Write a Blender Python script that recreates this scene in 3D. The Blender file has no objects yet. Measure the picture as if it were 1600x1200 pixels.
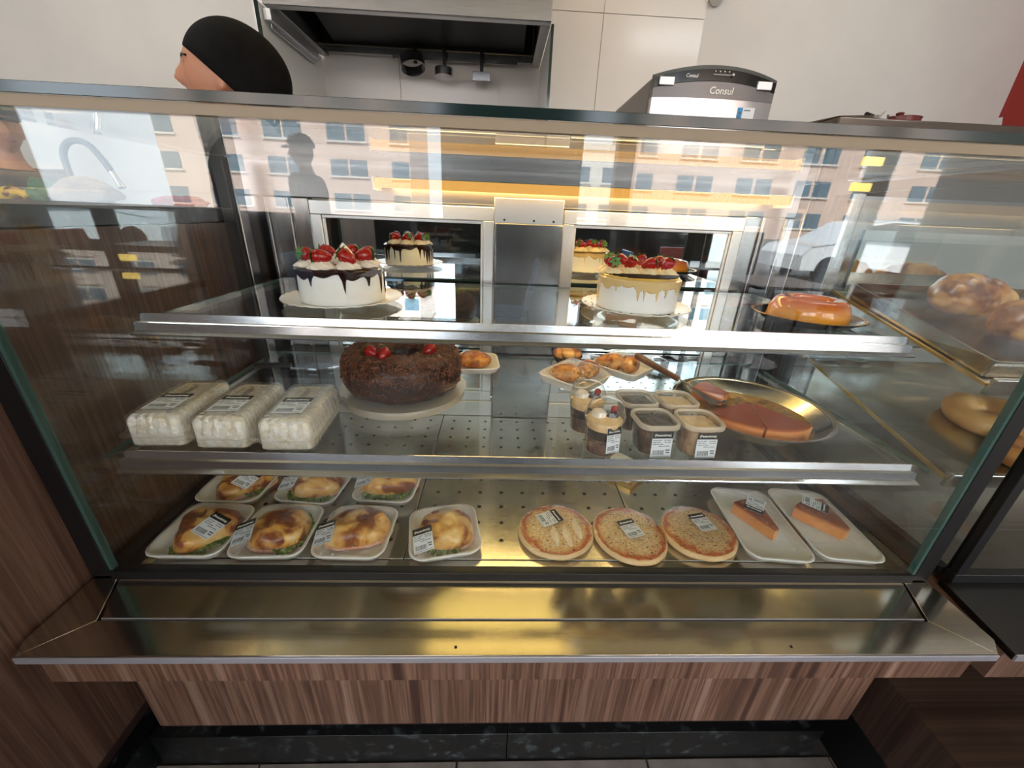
import bpy, math, random
from mathutils import Vector, Matrix, noise
random.seed(7)
sc = bpy.context.scene
COL = sc.collection
PI = math.pi
FLOOR = -0.60

# ------------------------------------------------------------------ camera
def add_camera():
    f, yaw, pitch, roll = 615.1, 0.0435, 0.4064, -0.0423
    loc = Vector((-0.065, -0.5113, 0.5812))
    fwd = Vector((math.sin(yaw) * math.cos(pitch), math.cos(yaw) * math.cos(pitch), -math.sin(pitch)))
    r0 = Vector((math.cos(yaw), -math.sin(yaw), 0)); d0 = fwd.cross(r0)
    c, s = math.cos(roll), math.sin(roll)
    right = c * r0 + s * d0; down = -s * r0 + c * d0
    cam = bpy.data.cameras.new('camera'); cam.sensor_width = 36; cam.lens = f / 1600 * 36
    cam.clip_start = 0.01; cam.clip_end = 300
    o = bpy.data.objects.new('camera', cam); COL.objects.link(o)
    m = Matrix((right, -down, -fwd)).transposed().to_4x4(); m.translation = loc
    o.matrix_world = m
    sc.camera = o
add_camera()

# ------------------------------------------------------------------ world, sun, exposure
w = bpy.data.worlds.new('world'); sc.world = w; w.use_nodes = True
wn = w.node_tree.nodes; wl = w.node_tree.links; wn.clear()
wo = wn.new('ShaderNodeOutputWorld'); wb = wn.new('ShaderNodeBackground')
wb.inputs['Color'].default_value = (0.80, 0.90, 1.0, 1); wb.inputs['Strength'].default_value = 5.2
wl.new(wb.outputs[0], wo.inputs[0])
sun = bpy.data.lights.new('sun', 'SUN'); sun.energy = 13.0; sun.angle = 0.02; sun.color = (1, 0.95, 0.86)
so = bpy.data.objects.new('sun', sun); COL.objects.link(so)
so.rotation_euler = (math.radians(-48), 0, math.radians(18))      # comes over the shop's roof and lights the street
sc.view_settings.view_transform = 'Standard'; sc.view_settings.look = 'None'
sc.view_settings.gamma = 1.0; sc.view_settings.use_curve_mapping = False
sc.view_settings.exposure = 0.55
try:
    sc.cycles.transparent_max_bounces = 32; sc.cycles.max_bounces = 12; sc.cycles.glossy_bounces = 6
    sc.cycles.sample_clamp_indirect = 6.0; sc.cycles.blur_glossy = 0.5
except Exception:
    pass

# ------------------------------------------------------------------ materials
def C(r, g, b):
    def l(v):
        v /= 255.0
        return v / 12.92 if v <= 0.04045 else ((v + 0.055) / 1.055) ** 2.4
    return (l(r), l(g), l(b), 1)
class NT:
    def __init__(s, name):
        s.m = bpy.data.materials.new(name); s.m.use_nodes = True
        s.n = s.m.node_tree.nodes; s.l = s.m.node_tree.links
        s.p = s.n['Principled BSDF']; s.out = s.n['Material Output']
    def new(s, t, **kw):
        n = s.n.new(t)
        for k, v in kw.items(): setattr(n, k, v)
        return n
    def link(s, a, b): s.l.new(a, b)
    def coords(s, scale=(1, 1, 1), kind='Object', loc=(0, 0, 0), rand=False):
        tc = s.new('ShaderNodeTexCoord'); mp = s.new('ShaderNodeMapping')
        mp.inputs['Scale'].default_value = scale; mp.inputs['Location'].default_value = loc
        if rand:
            oi = s.new('ShaderNodeObjectInfo'); va = s.new('ShaderNodeVectorMath', operation='SCALE')
            va.inputs[0].default_value = (37, 51, 23); s.link(oi.outputs['Random'], va.inputs['Scale'])
            vb = s.new('ShaderNodeVectorMath', operation='ADD')
            s.link(tc.outputs[kind], vb.inputs[0]); s.link(va.outputs[0], vb.inputs[1])
            s.link(vb.outputs[0], mp.inputs[0])
        else:
            s.link(tc.outputs[kind], mp.inputs[0])
        return mp.outputs[0]
    def noise(s, vec, scale, detail=4, rough=0.55, dist=0):
        n = s.new('ShaderNodeTexNoise'); s.link(vec, n.inputs['Vector'])
        n.inputs['Scale'].default_value = scale; n.inputs['Detail'].default_value = detail
        n.inputs['Roughness'].default_value = rough; n.inputs['Distortion'].default_value = dist
        return n.outputs['Fac']
    def ramp(s, fac, stops, interp='LINEAR'):
        r = s.new('ShaderNodeValToRGB'); r.color_ramp.interpolation = interp
        e = r.color_ramp.elements
        while len(e) < len(stops): e.new(0.5)
        for i, (p, c) in enumerate(stops):
            e[i].position = p; e[i].color = c
        s.link(fac, r.inputs[0]); return r.outputs[0]
    def bump(s, h, strength=0.3, dist=0.002):
        b = s.new('ShaderNodeBump'); b.inputs['Strength'].default_value = strength
        b.inputs['Distance'].default_value = dist; s.link(h, b.inputs['Height'])
        s.link(b.outputs[0], s.p.inputs['Normal'])
    def set(s, **kw):
        names = {'color': 'Base Color', 'rough': 'Roughness', 'metal': 'Metallic', 'sss': 'Subsurface Weight',
                 'coat': 'Coat Weight', 'spec': 'Specular IOR Level', 'ior': 'IOR', 'trans': 'Transmission Weight',
                 'alpha': 'Alpha', 'aniso': 'Anisotropic', 'coatr': 'Coat Roughness'}
        for k, v in kw.items():
            if hasattr(v, 'node'): s.link(v, s.p.inputs[names[k]])
            else: s.p.inputs[names[k]].default_value = v
        return s.m
def plain(name, col, rough=0.5, metal=0, **kw):
    t = NT(name); return t.set(color=col, rough=rough, metal=metal, **kw)
def mottled(name, a, b, scale=20, rough=0.5, metal=0, bump=0.0, lo=0.35, hi=0.65, detail=4, stretch=(1, 1, 1), rand=False, dist=0.002, **kw):
    t = NT(name); v = t.coords(stretch, rand=rand); n = t.noise(v, scale, detail)
    c = t.ramp(n, [(lo, a), (hi, b)])
    if bump: t.bump(n, bump, dist)
    return t.set(color=c, rough=rough, metal=metal, **kw)
def glassy(name, tint=(0.97, 0.985, 0.98, 1), base=0.04, rough=0.0, gloss=(1, 1, 1, 1), wr=None, power=5.0):
    """thin pane: straight transmission plus a Schlick mirror term, same for every ray"""
    t = NT(name); t.n.remove(t.p)
    tr = t.new('ShaderNodeBsdfTransparent'); tr.inputs[0].default_value = tint
    gl = t.new('ShaderNodeBsdfGlossy'); gl.inputs['Color'].default_value = gloss; gl.inputs['Roughness'].default_value = rough
    lw = t.new('ShaderNodeLayerWeight'); lw.inputs['Blend'].default_value = 0.5
    pw = t.new('ShaderNodeMath', operation='POWER'); pw.inputs[1].default_value = power
    ma = t.new('ShaderNodeMath', operation='MULTIPLY_ADD'); ma.inputs[1].default_value = 1 - base; ma.inputs[2].default_value = base
    t.link(lw.outputs['Facing'], pw.inputs[0]); t.link(pw.outputs[0], ma.inputs[0])
    mx = t.new('ShaderNodeMixShader'); t.link(ma.outputs[0], mx.inputs[0])
    t.link(tr.outputs[0], mx.inputs[1]); t.link(gl.outputs[0], mx.inputs[2]); t.link(mx.outputs[0], t.out.inputs[0])
    if wr:
        v = t.coords((1, 1, 1)); n = t.noise(v, wr[0], 3)
        b = t.new('ShaderNodeBump'); b.inputs['Strength'].default_value = wr[1]; b.inputs['Distance'].default_value = 0.004
        t.link(n, b.inputs['Height']); t.link(b.outputs[0], gl.inputs['Normal']); t.link(b.outputs[0], lw.inputs['Normal'])
    return t.m
def emit(name, col, strength):
    t = NT(name); t.p.inputs['Base Color'].default_value = col
    t.p.inputs['Emission Color'].default_value = col; t.p.inputs['Emission Strength'].default_value = strength
    return t.m
def steel_mat(name, col=C(176, 176, 178), rough=0.24, stretch=(2, 60, 60), amt=0.08):
    t = NT(name); v = t.coords(stretch); n = t.noise(v, 6, 4)
    c = t.ramp(n, [(0.3, tuple(x * 0.92 for x in col[:3]) + (1,)), (0.7, col)])
    mr = t.new('ShaderNodeMapRange'); mr.inputs['To Min'].default_value = rough - amt; mr.inputs['To Max'].default_value = rough + amt
    t.link(n, mr.inputs['Value'])
    t.bump(n, 0.012, 0.0005)
    return t.set(color=c, metal=1.0, rough=mr.outputs[0])
def wood_mat(name, axis, dark=1.0):
    """printed laminate: narrow staves of several browns, grain running up"""
    t = NT(name)
    sc_ = (1, 0.0, 0.02) if axis == 'x' else (0.0, 1, 0.02)
    v = t.coords(sc_, loc=(5.3, 5.3, 0)); n1 = t.noise(v, 38, 2, 0.6)
    v2 = t.coords(tuple(a * 6 + (0 if a > 0.5 else 0) for a in sc_)); n2 = t.noise(v2, 60, 5, 0.65)
    vs = t.coords((1, 1, 0.12)); n3 = t.noise(vs, 9, 3)
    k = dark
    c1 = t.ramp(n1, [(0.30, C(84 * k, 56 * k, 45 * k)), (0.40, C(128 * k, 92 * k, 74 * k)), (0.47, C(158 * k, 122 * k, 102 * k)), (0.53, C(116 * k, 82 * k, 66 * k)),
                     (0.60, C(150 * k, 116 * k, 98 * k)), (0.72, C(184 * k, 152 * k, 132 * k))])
    c2 = t.ramp(n2, [(0.35, C(120, 95, 82)), (0.65, C(255, 250, 245))])
    mx = t.new('ShaderNodeMixRGB', blend_type='MULTIPLY'); mx.inputs[0].default_value = 0.55
    t.link(c1, mx.inputs[1]); t.link(c2, mx.inputs[2])
    c3 = t.ramp(n3, [(0.3, C(190, 185, 180)), (0.7, C(255, 255, 255))])
    my = t.new('ShaderNodeMixRGB', blend_type='MULTIPLY'); my.inputs[0].default_value = 0.6
    t.link(mx.outputs[0], my.inputs[1]); t.link(c3, my.inputs[2])
    return t.set(color=my.outputs[0], rough=0.45)

M = {}
M['steel'] = steel_mat('brushed_steel')
M['steel_y'] = steel_mat('brushed_steel_upright', C(150, 151, 154), 0.2, (9, 9, 0.5), 0.03)
M['ledge'] = steel_mat('ledge_steel', C(208, 200, 188), 0.13, (2, 80, 80), 0.05)
M['tray_steel'] = steel_mat('perforated_steel', C(204, 199, 190), 0.2, (3, 40, 40), 0.06)
M['lip'] = steel_mat('rail_steel', C(205, 207, 212), 0.2, (2, 90, 90), 0.05)
M['headersteel'] = steel_mat('header_steel', C(140, 141, 144), 0.34, (2, 60, 60), 0.04)
M['darksteel'] = steel_mat('smoky_steel', C(72, 70, 70), 0.35, (8, 8, 8))
M['glintedge'] = plain('steel_edge_glint', C(186, 186, 196), 0.38, 0.6)  # pale bluish tint painted in for the outdoor reflection along the ledge lip
M['alu'] = plain('aluminium_frame', C(205, 207, 210), 0.35, 0.85)
M['chrome'] = plain('chrome', C(215, 215, 218), 0.12, 1)
M['mirror'] = plain('mirror_pane', (0.66, 0.70, 0.72, 1), 0.015, 1)
M['glass'] = glassy('clear_pane')
M['shelfglass'] = glassy('shelf_glass', (0.955, 0.98, 0.97, 1), 0.045)
M['glassedge'] = plain('green_glass_edge', C(64, 92, 86), 0.15)
M['darkedge'] = plain('dark_green_glass_edge', C(16, 38, 36), 0.12)
M['film'] = glassy('cling_film', (0.985, 0.985, 0.985, 1), 0.05, 0.06, (1, 1, 1, 1), (60, 1.0), 3.5)
M['plastic'] = glassy('clear_plastic', (0.94, 0.94, 0.94, 1), 0.09, 0.12, (1, 1, 1, 1), (120, 0.6), 3.0)
M['cup'] = glassy('clear_cup', (0.96, 0.95, 0.93, 1), 0.05, 0.05, (1, 1, 1, 1), None, 3.0)
M['lidclear'] = glassy('clear_lid', (0.97, 0.97, 0.96, 1), 0.02, 0.03)
M['tubplastic'] = glassy('thin_clear_plastic', (0.93, 0.92, 0.90, 1), 0.06, 0.12, (1, 1, 1, 1), None, 3.0)
M['rimplastic'] = plain('milky_lid_rim', C(232, 216, 192), 0.3, 0, alpha=0.6)
M['black'] = plain('black_silicone', C(14, 14, 16), 0.45)
M['blackgloss'] = plain('glossy_black_plastic', C(15, 15, 17), 0.15)
M['hole'] = plain('dark_hole', C(12, 11, 10), 0.9)
M['tanstrip'] = plain('tan_sealing_strip', C(150, 134, 110), 0.5)
M['woodx'] = wood_mat('laminate_front', 'x', 0.93)
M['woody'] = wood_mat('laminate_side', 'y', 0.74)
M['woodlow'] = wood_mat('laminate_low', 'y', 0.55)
M['wooddark'] = plain('dark_brown_edge', C(40, 22, 18), 0.6)
M['granite'] = mottled('black_granite', C(16, 18, 20), C(78, 86, 90), 42, 0.34, lo=0.56, hi=0.78, detail=6)
M['tile_floor'] = mottled('grey_floor_tile', C(128, 118, 112), C(150, 140, 134), 14, 0.45)
M['grout'] = plain('grout', C(70, 66, 64), 0.9)
M['wall'] = mottled('white_wall_paint', C(205, 202, 197), C(212, 209, 204), 2.5, 0.6)
M['walltile'] = plain('glossy_white_panel', C(214, 210, 205), 0.22)
M['walljoint'] = plain('panel_joint', C(120, 110, 102), 0.8)
M['redwall'] = plain('red_wall_paint', C(150, 40, 34), 0.55)
M['ceil'] = plain('cream_ceiling_paint', C(236, 214, 170), 0.8)
M['foam'] = plain('white_foam', C(232, 228, 222), 0.5, 0, sss=0.1)
M['white'] = plain('white_gloss', C(236, 234, 230), 0.25)
M['paper'] = plain('label_paper', C(226, 230, 234), 0.45)
M['ink'] = plain('label_ink', C(96, 100, 106), 0.6)
M['inkblack'] = plain('label_header_ink', C(18, 17, 16), 0.5)
M['lettering'] = plain('white_lettering', C(240, 238, 230), 0.5)

# ------------------------------------------------------------------ mesh helpers
class B:
    def __init__(s): s.v = []; s.f = []
    def add(s, vs, fs):
        k = len(s.v); s.v += [tuple(p) for p in vs]; s.f += [tuple(i + k for i in f) for f in fs]; return s
    def box(s, x0, x1, y0, y1, z0, z1):
        return s.add([(x0, y0, z0), (x1, y0, z0), (x1, y1, z0), (x0, y1, z0), (x0, y0, z1), (x1, y0, z1), (x1, y1, z1), (x0, y1, z1)],
                     [(3, 2, 1, 0), (4, 5, 6, 7), (0, 1, 5, 4), (1, 2, 6, 5), (2, 3, 7, 6), (3, 0, 4, 7)])
    def prism(s, poly, z0, z1):
        n = len(poly)
        a = sum(poly[i][0] * poly[(i + 1) % n][1] - poly[(i + 1) % n][0] * poly[i][1] for i in range(n))
        if a < 0: poly = poly[::-1]
        vs = [(x, y, z0) for x, y in poly] + [(x, y, z1) for x, y in poly]
        fs = [tuple(range(n))[::-1], tuple(range(n, 2 * n))] + [(i, (i + 1) % n, n + (i + 1) % n, n + i) for i in range(n)]
        return s.add(vs, fs)
    def loft(s, loops, cap0=True, cap1=True):
        n = len(loops[0]); vs = [p for L in loops for p in L]; fs = []
        for k in range(len(loops) - 1):
            for i in range(n):
                j = (i + 1) % n
                fs.append((k * n + i, k * n + j, (k + 1) * n + j, (k + 1) * n + i))
        if cap0: fs.append(tuple(range(n))[::-1])
        if cap1: fs.append(tuple(range((len(loops) - 1) * n, len(loops) * n)))
        return s.add(vs, fs)
    def lathe(s, prof, n=32, cx=0, cy=0, cz=0, mod=None, caps=(True, True)):
        loops = []
        for k, (r, z) in enumerate(prof):
            L = []
            for i in range(n):
                a = 2 * PI * i / n; rr, zz = (r, z) if mod is None else mod(r, z, a, k)
                L.append((cx + rr * math.cos(a), cy + rr * math.sin(a), cz + zz))
            loops.append(L)
        return s.loft(loops, *caps)
    def tube(s, pts, r, n=8, caps=True):
        pts = [Vector(p) for p in pts]; m = len(pts)
        rs = r if isinstance(r, (list, tuple)) else [r] * m
        loops = []; up = None
        for i in range(m):
            d = (pts[min(i + 1, m - 1)] - pts[max(i - 1, 0)]).normalized()
            if up is None:
                up = Vector((0, 0, 1)) if abs(d.z) < 0.9 else Vector((1, 0, 0))
            a = (up - d * up.dot(d)).normalized(); b = d.cross(a); up = a
            loops.append([tuple(pts[i] + rs[i] * (math.cos(2 * PI * k / n) * a + math.sin(2 * PI * k / n) * b)) for k in range(n)])
        return s.loft(loops, caps, caps)
    def grid(s, fn, nu, nv):
        vs = [fn(i / nu, j / nv) for j in range(nv + 1) for i in range(nu + 1)]
        fs = [(j * (nu + 1) + i, j * (nu + 1) + i + 1, (j + 1) * (nu + 1) + i + 1, (j + 1) * (nu + 1) + i) for j in range(nv) for i in range(nu)]
        return s.add(vs, fs)
    def sphere(s, c, r, nu=16, nv=10, fn=None):
        rx, ry, rz = r if isinstance(r, (tuple, list)) else (r, r, r)
        vs = [(0, 0, -1)]
        for j in range(1, nv):
            ph = -PI / 2 + PI * j / nv
            for i in range(nu):
                a = 2 * PI * i / nu; vs.append((math.cos(ph) * math.cos(a), math.cos(ph) * math.sin(a), math.sin(ph)))
        vs.append((0, 0, 1)); N = len(vs) - 1
        fs = [(0, 1 + (i + 1) % nu, 1 + i) for i in range(nu)]
        for j in range(nv - 2):
            for i in range(nu):
                a = 1 + j * nu + i; b = 1 + j * nu + (i + 1) % nu; fs.append((a, b, b + nu, a + nu))
        k = 1 + (nv - 2) * nu
        fs += [(k + i, k + (i + 1) % nu, N) for i in range(nu)]
        out = []
        for p in vs:
            q = Vector((p[0] * rx, p[1] * ry, p[2] * rz))
            if fn: q = Vector(fn(Vector(p), q))
            out.append((q.x + c[0], q.y + c[1], q.z + c[2]))
        return s.add(out, fs)
    def xf(s, m): s.v = [tuple(m @ Vector(p)) for p in s.v]; return s
def mesh(name, b, mat, smooth=True, angle=38):
    me = bpy.data.meshes.new(name); me.from_pydata(b.v, [], b.f); me.update()
    if smooth:
        me.polygons.foreach_set('use_smooth', [True] * len(me.polygons)); me.set_sharp_from_angle(angle=math.radians(angle))
    if mat: me.materials.append(mat)
    return me
def link(name, data, parent=None, loc=(0, 0, 0), rot=(0, 0, 0), world=False):
    o = bpy.data.objects.new(name, data); COL.objects.link(o); o.location = loc; o.rotation_euler = rot
    if parent is not None:
        o.parent = parent
        if world: o.matrix_parent_inverse = Matrix.Translation(-Vector(parent.location))
    return o
def part(name, b, mat, parent, loc=(0, 0, 0), rot=(0, 0, 0), smooth=True, bevel=0, world=False, angle=38):
    o = link(name, mesh(name, b, mat, smooth, angle), parent, loc, rot, world)
    if bevel:
        m = o.modifiers.new('bevel', 'BEVEL'); m.width = bevel; m.segments = 2; m.limit_method = 'ANGLE'
    return o
def wpart(name, b, mat, parent, **kw): return part(name, b, mat, parent, world=True, **kw)
def tag(o, label, cat, group=None):
    o['label'] = label; o['category'] = cat
    if group: o['group'] = group
    return o
def thing(name, label, cat, loc=(0, 0, 0), rz=0, group=None):
    return tag(link(name, None, None, loc, (0, 0, rz)), label, cat, group)
def solid(name, b, mat, label, cat, group=None, loc=(0, 0, 0), rot=(0, 0, 0), **kw):
    return tag(part(name, b, mat, None, loc, rot, **kw), label, cat, group)
def struct(name, b, mat, parent=None, **kw):
    o = part(name, b, mat, parent, **kw)
    if parent is None: o['kind'] = 'structure'
    return o
def rr(w, l, r, n=6, z=0, sc_=1.0):
    pts = []
    for cx, cy, a0 in ((w / 2 - r, l / 2 - r, 0), (-w / 2 + r, l / 2 - r, 90), (-w / 2 + r, -l / 2 + r, 180), (w / 2 - r, -l / 2 + r, 270)):
        for k in range(n + 1):
            a = math.radians(a0 + 90 * k / n); pts.append(((cx + r * math.cos(a)) * sc_, (cy + r * math.sin(a)) * sc_, z))
    return pts
def fbm(x, y, z=0.0): return noise.fractal(Vector((x, y, z)), 0.9, 2.0, 3)
_text = {}
def text_mesh(body, size, mat, bold=0.0, shear=0.0):
    key = (body, size, mat.name)
    if key in _text: return _text[key]
    cu = bpy.data.curves.new('lettering', 'FONT'); cu.body = body; cu.size = size; cu.align_x = 'CENTER'; cu.align_y = 'CENTER'
    cu.extrude = 0.0002; cu.offset = bold; cu.shear = shear; cu.resolution_u = 3
    o = bpy.data.objects.new('tmp', cu); COL.objects.link(o)
    me = bpy.data.meshes.new_from_object(o.evaluated_get(bpy.context.evaluated_depsgraph_get()))
    me.name = 'lettering'; me.materials.clear(); me.materials.append(mat)
    bpy.data.objects.remove(o); _text[key] = me
    return me

# ------------------------------------------------------------------ the setting
WY = 2.0                                     # kitchen wall
struct('floor', B().box(-6, 6, -7, WY, FLOOR - 0.05, FLOOR - 0.004), M['grout'])
fl = bpy.data.objects['floor']
tile_me = mesh('floor_tile', B().box(-0.222, 0.222, -0.222, 0.222, 0, 0.004), M['tile_floor'])
for i in range(-5, 6):
    for j in range(-4, 1):
        o = link('floor_tile', tile_me, fl, (0.09 + i * 0.45, -0.235 + j * 0.45, FLOOR - 0.004))
struct('wall_back', B().box(-5.2, 2.68, WY + 0.006, WY + 0.16, FLOOR, 2.5), M['wall'])
wbk = bpy.data.objects['wall_back']
for i in range(-2, 3):                       # glossy panels behind the hood and fridge
    for z0, z1 in ((FLOOR, 0.26), (0.263, 0.886), (0.889, 1.514), (1.517, 2.3)):
        x0 = -0.6 - 0.512 + i * 0.512 + 0.512; x1 = x0 + 0.509
        if i == -2: x0 = -0.99 - 0.3
        part('wall_panel', B().box(x0, x1, WY - 0.002, WY + 0.005, z0, z1), M['walltile'], wbk, smooth=False)
struct('wall_right', B().box(2.68, 2.82, 1.35, WY + 0.16, FLOOR, 2.5), M['redwall'])
struct('wall_pillar', B().box(2.70, 2.82, -1.2, 1.349, FLOOR, 2.5), M['wall'])
struct('wall_left', B().box(-5.3, -5.2, -4.6, WY + 0.16, FLOOR, 2.5), M['wall'])
struct('ceiling', B().box(-5.3, 5.2, -4.6, WY + 0.16, 2.5, 2.6), M['ceil'])
struct('wall_side', B().box(5.1, 5.2, -4.6, -1.2, FLOOR, 2.5), M['wall'])
struct('wall_divider', B().box(2.82, 5.2, -1.2, -1.1, FLOOR, 2.5), M['wall'])
# storefront posts seen in the glass; wide one added for the viewer's dark silhouette
for k, (x0, x1) in enumerate(((-3.35, -3.2), (-0.75, 0.85), (1.25, 1.45), (4.3, 4.52))):
    struct('trim_%d' % (k + 1), B().box(x0, x1, -4.75, -4.60, FLOOR, 2.5), M['darksteel'], bevel=0.004)

struct('wall_added_low', B().box(-5.2, 3.1, -4.58, -4.46, FLOOR, 0.50), M['granite'])  # unseen low wall added to keep the mirrored doors dark
# ------------------------------------------------------------------ the display case
case = thing('display_case', 'wide glass pastry display case with steel ledge and wood-look base', 'display case', (0, 0.25, FLOOR))
cp = lambda n, b, m, **k: wpart(n, b, m, case, **k)
# base: pedestal, apron, ledge
cp('pedestal', B().box(-0.692, 0.674, -0.06, 0.50, -0.345, -0.082), M['woodx'], smooth=False)
cp('pedestal_edge', B().box(-0.692, 0.674, -0.058, 0.50, -0.352, -0.345), M['wooddark'], smooth=False)
cp('kick_board', B().box(-0.69, 0.70, 0.02, 0.05, -0.50, -0.352), M['wooddark'], smooth=False)
cp('apron', B().box(-0.712, 0.70, -0.132, 0.60, -0.082, -0.0225), M['woodx'], smooth=False)
for x0, x1 in ((-0.80, -0.021), (-0.019, 0.72)):
    cp('granite_skirting', B().box(x0, x1, -0.01, 0.02, FLOOR, -0.493), M['granite'], bevel=0.001)
lf = [(-0.724, -0.142), (0.714, -0.142), (0.657, -0.089), (-0.661, -0.089)]
cp('ledge_front', B().prism(lf, -0.022, -0.008), M['ledge'], bevel=0.0008)
cp('ledge_lip', B().box(-0.724, 0.714, -0.145, -0.1425, -0.0205, -0.0085), M['glintedge'], bevel=0.0008)
cp('ledge_inner', B().prism([(-0.658, -0.085), (0.654, -0.085), (0.692, -0.004), (-0.698, -0.004)], -0.024, -0.010), M['ledge'], bevel=0.0008)
cp('ledge_gap', B().prism([(-0.66, -0.090), (0.656, -0.090), (0.656, -0.084), (-0.66, -0.084)], -0.026, -0.016), M['black'], smooth=False)
cp('ledge_bead', B().box(-0.657, 0.653, -0.0862, -0.0848, -0.014, -0.0078), M['glintedge'], smooth=False)
for sgn in (-1, 1):
    X = (lambda v: v) if sgn > 0 else (lambda v: -v)
    a, b_, c_ = (0.714, 0.657, 0.694) if sgn > 0 else (0.724, 0.661, 0.70)
    cp('ledge_end', B().prism([(X(a), -0.1415), (X(b_ + 0.0008), -0.0885), (X(c_ + 0.0008), -0.004), (X(0.735), -0.004), (X(0.735), -0.12)], -0.022, -0.0085), M['ledge'], bevel=0.0008)
for x in (-0.115, 0.395):
    cp('screw_hole', B().lathe([(0.0022, 0), (0.0022, 0.0004)], 10, x, -0.13, -0.008), M['hole'])
# floor trays
for k in range(3):
    x0 = -0.675 + 0.45 * k
    t = cp('base_tray', B().box(x0 + 0.001, x0 + 0.449, 0.024, 0.60, -0.008, 0.0), M['tray_steel'], bevel=0.001)
    hb = B()
    for i in range(9):
        for j in range(12):
            hb.lathe([(0.0042, 0), (0.0042, 0.0004)], 10, x0 + 0.035 + i * 0.0475, 0.07 + j * 0.0475, 0.0)
    o = wpart('perforations', hb, M['hole'], t); o.matrix_parent_inverse = Matrix.Identity(4)
    o.location = (0, 0, 0); o['kind'] = 'stuff'
cp('front_tray_strip', B().box(-0.675, 0.675, 0.003, 0.0225, -0.008, -0.001), M['tray_steel'], bevel=0.001)
cp('case_floor', B().box(-0.70, 0.70, 0.0, 0.61, -0.02, -0.009), M['black'], smooth=False)
for sgn, xa in ((-1, -0.70), (1, 0.677)):
    cp('side_gutter', B().box(xa, xa + 0.023, 0.0, 0.60, -0.009, -0.003), M['darksteel'], smooth=False)
# glass
cp('front_glass', B().box(-0.70, 0.70, -0.010, -0.002, -0.004, 0.672), M['glass'], smooth=False)
cp('top_glass', B().box(-0.735, 0.735, -0.012, 0.56, 0.6755, 0.6845), M['glass'], smooth=False)
cp('top_glass_edge', B().box(-0.736, 0.736, -0.0135, -0.0122, 0.6755, 0.6862), M['darkedge'], bevel=0.0005)
cp('top_sealing_strip', B().box(-0.70, 0.70, -0.0105, -0.0005, 0.6645, 0.675), M['tanstrip'], smooth=False)
for sgn in (-1, 1):
    xa, xb = (-0.708, -0.700) if sgn < 0 else (0.700, 0.708)
    cp('side_glass', B().box(xa, xb, 0.0, 0.50, -0.004, 0.674), M['glass'], smooth=False)
    cp('side_glass_edge', B().box(xa + (0.0025 if sgn < 0 else 0), xb - (0.0025 if sgn > 0 else 0), -0.0105, -0.0003, -0.004, 0.674), M['glassedge'], smooth=False)
    xs = (-0.738, -0.7056) if sgn < 0 else (0.7056, 0.734)
    cp('black_corner_strip', B().box(xs[0], xs[1], -0.012, 0.004, -0.006, 0.675), M['black'], bevel=0.001)
    cp('black_side_strip', B().box(xa - 0.001 if sgn > 0 else xa - 0.014, xb + 0.014 if sgn > 0 else xb + 0.001, 0.005, 0.50, -0.0085, 0.004), M['black'], smooth=False)
    xc = -0.705 if sgn < 0 else 0.675
    cp('rear_post', B().box(xc, xc + 0.03, 0.51, 0.545, 0.0, 0.675), M['steel_y'], bevel=0.002)
    cp('rear_post_seal', B().box(xc - (0.002 if sgn < 0 else -0.006), xc + (0.024 if sgn < 0 else 0.032), 0.498, 0.509, 0.0, 0.675), M['black'], smooth=False)
cp('bottom_seal', B().box(-0.705, 0.705, -0.0135, 0.003, -0.0098, 0.007), M['black'], bevel=0.001)
cp('bottom_seal_bead', B().box(-0.700, 0.700, -0.016, -0.0136, -0.0098, -0.0075), M['lip'], smooth=False)
# back: header, side stiles, pillar, mirrored sliding doors
cp('rear_header', B().box(-0.705, 0.735, 0.595, 0.625, 0.600, 0.72), M['headersteel'], bevel=0.002)
cp('header_cap', B().box(-0.72, 0.75, 0.575, 0.64, 0.7205, 0.731), M['darksteel'], bevel=0.002)
cp('rear_stile', B().box(-0.735, -0.548, 0.59, 0.62, 0.0, 0.5995), M['steel_y'], bevel=0.002)
cp('rear_stile', B().box(0.578, 0.735, 0.59, 0.62, 0.0, 0.5995), M['steel_y'], bevel=0.002)
for x in (-0.655, -0.60, 0.62, 0.68):
    cp('stile_fold', B().box(x, x + 0.008, 0.582, 0.5895, 0.0, 0.5995), M['steel_y'], bevel=0.002)
cp('center_pillar', B().box(-0.078, 0.098, 0.572, 0.61, 0.0005, 0.560), M['steel_y'], bevel=0.003)
cp('pillar_cap_plate', B().box(-0.081, 0.094, 0.566, 0.571, 0.560, 0.618), M['alu'], bevel=0.001)
for x in (-0.055, 0.02, 0.07):
    cp('pillar_screw', B().lathe([(0.003, 0), (0.003, 0.0015)], 10).xf(Matrix.Translation((x, 0.566, 0.568)) @ Matrix.Rotation(PI / 2, 4, 'X')), M['darksteel'])
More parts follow.
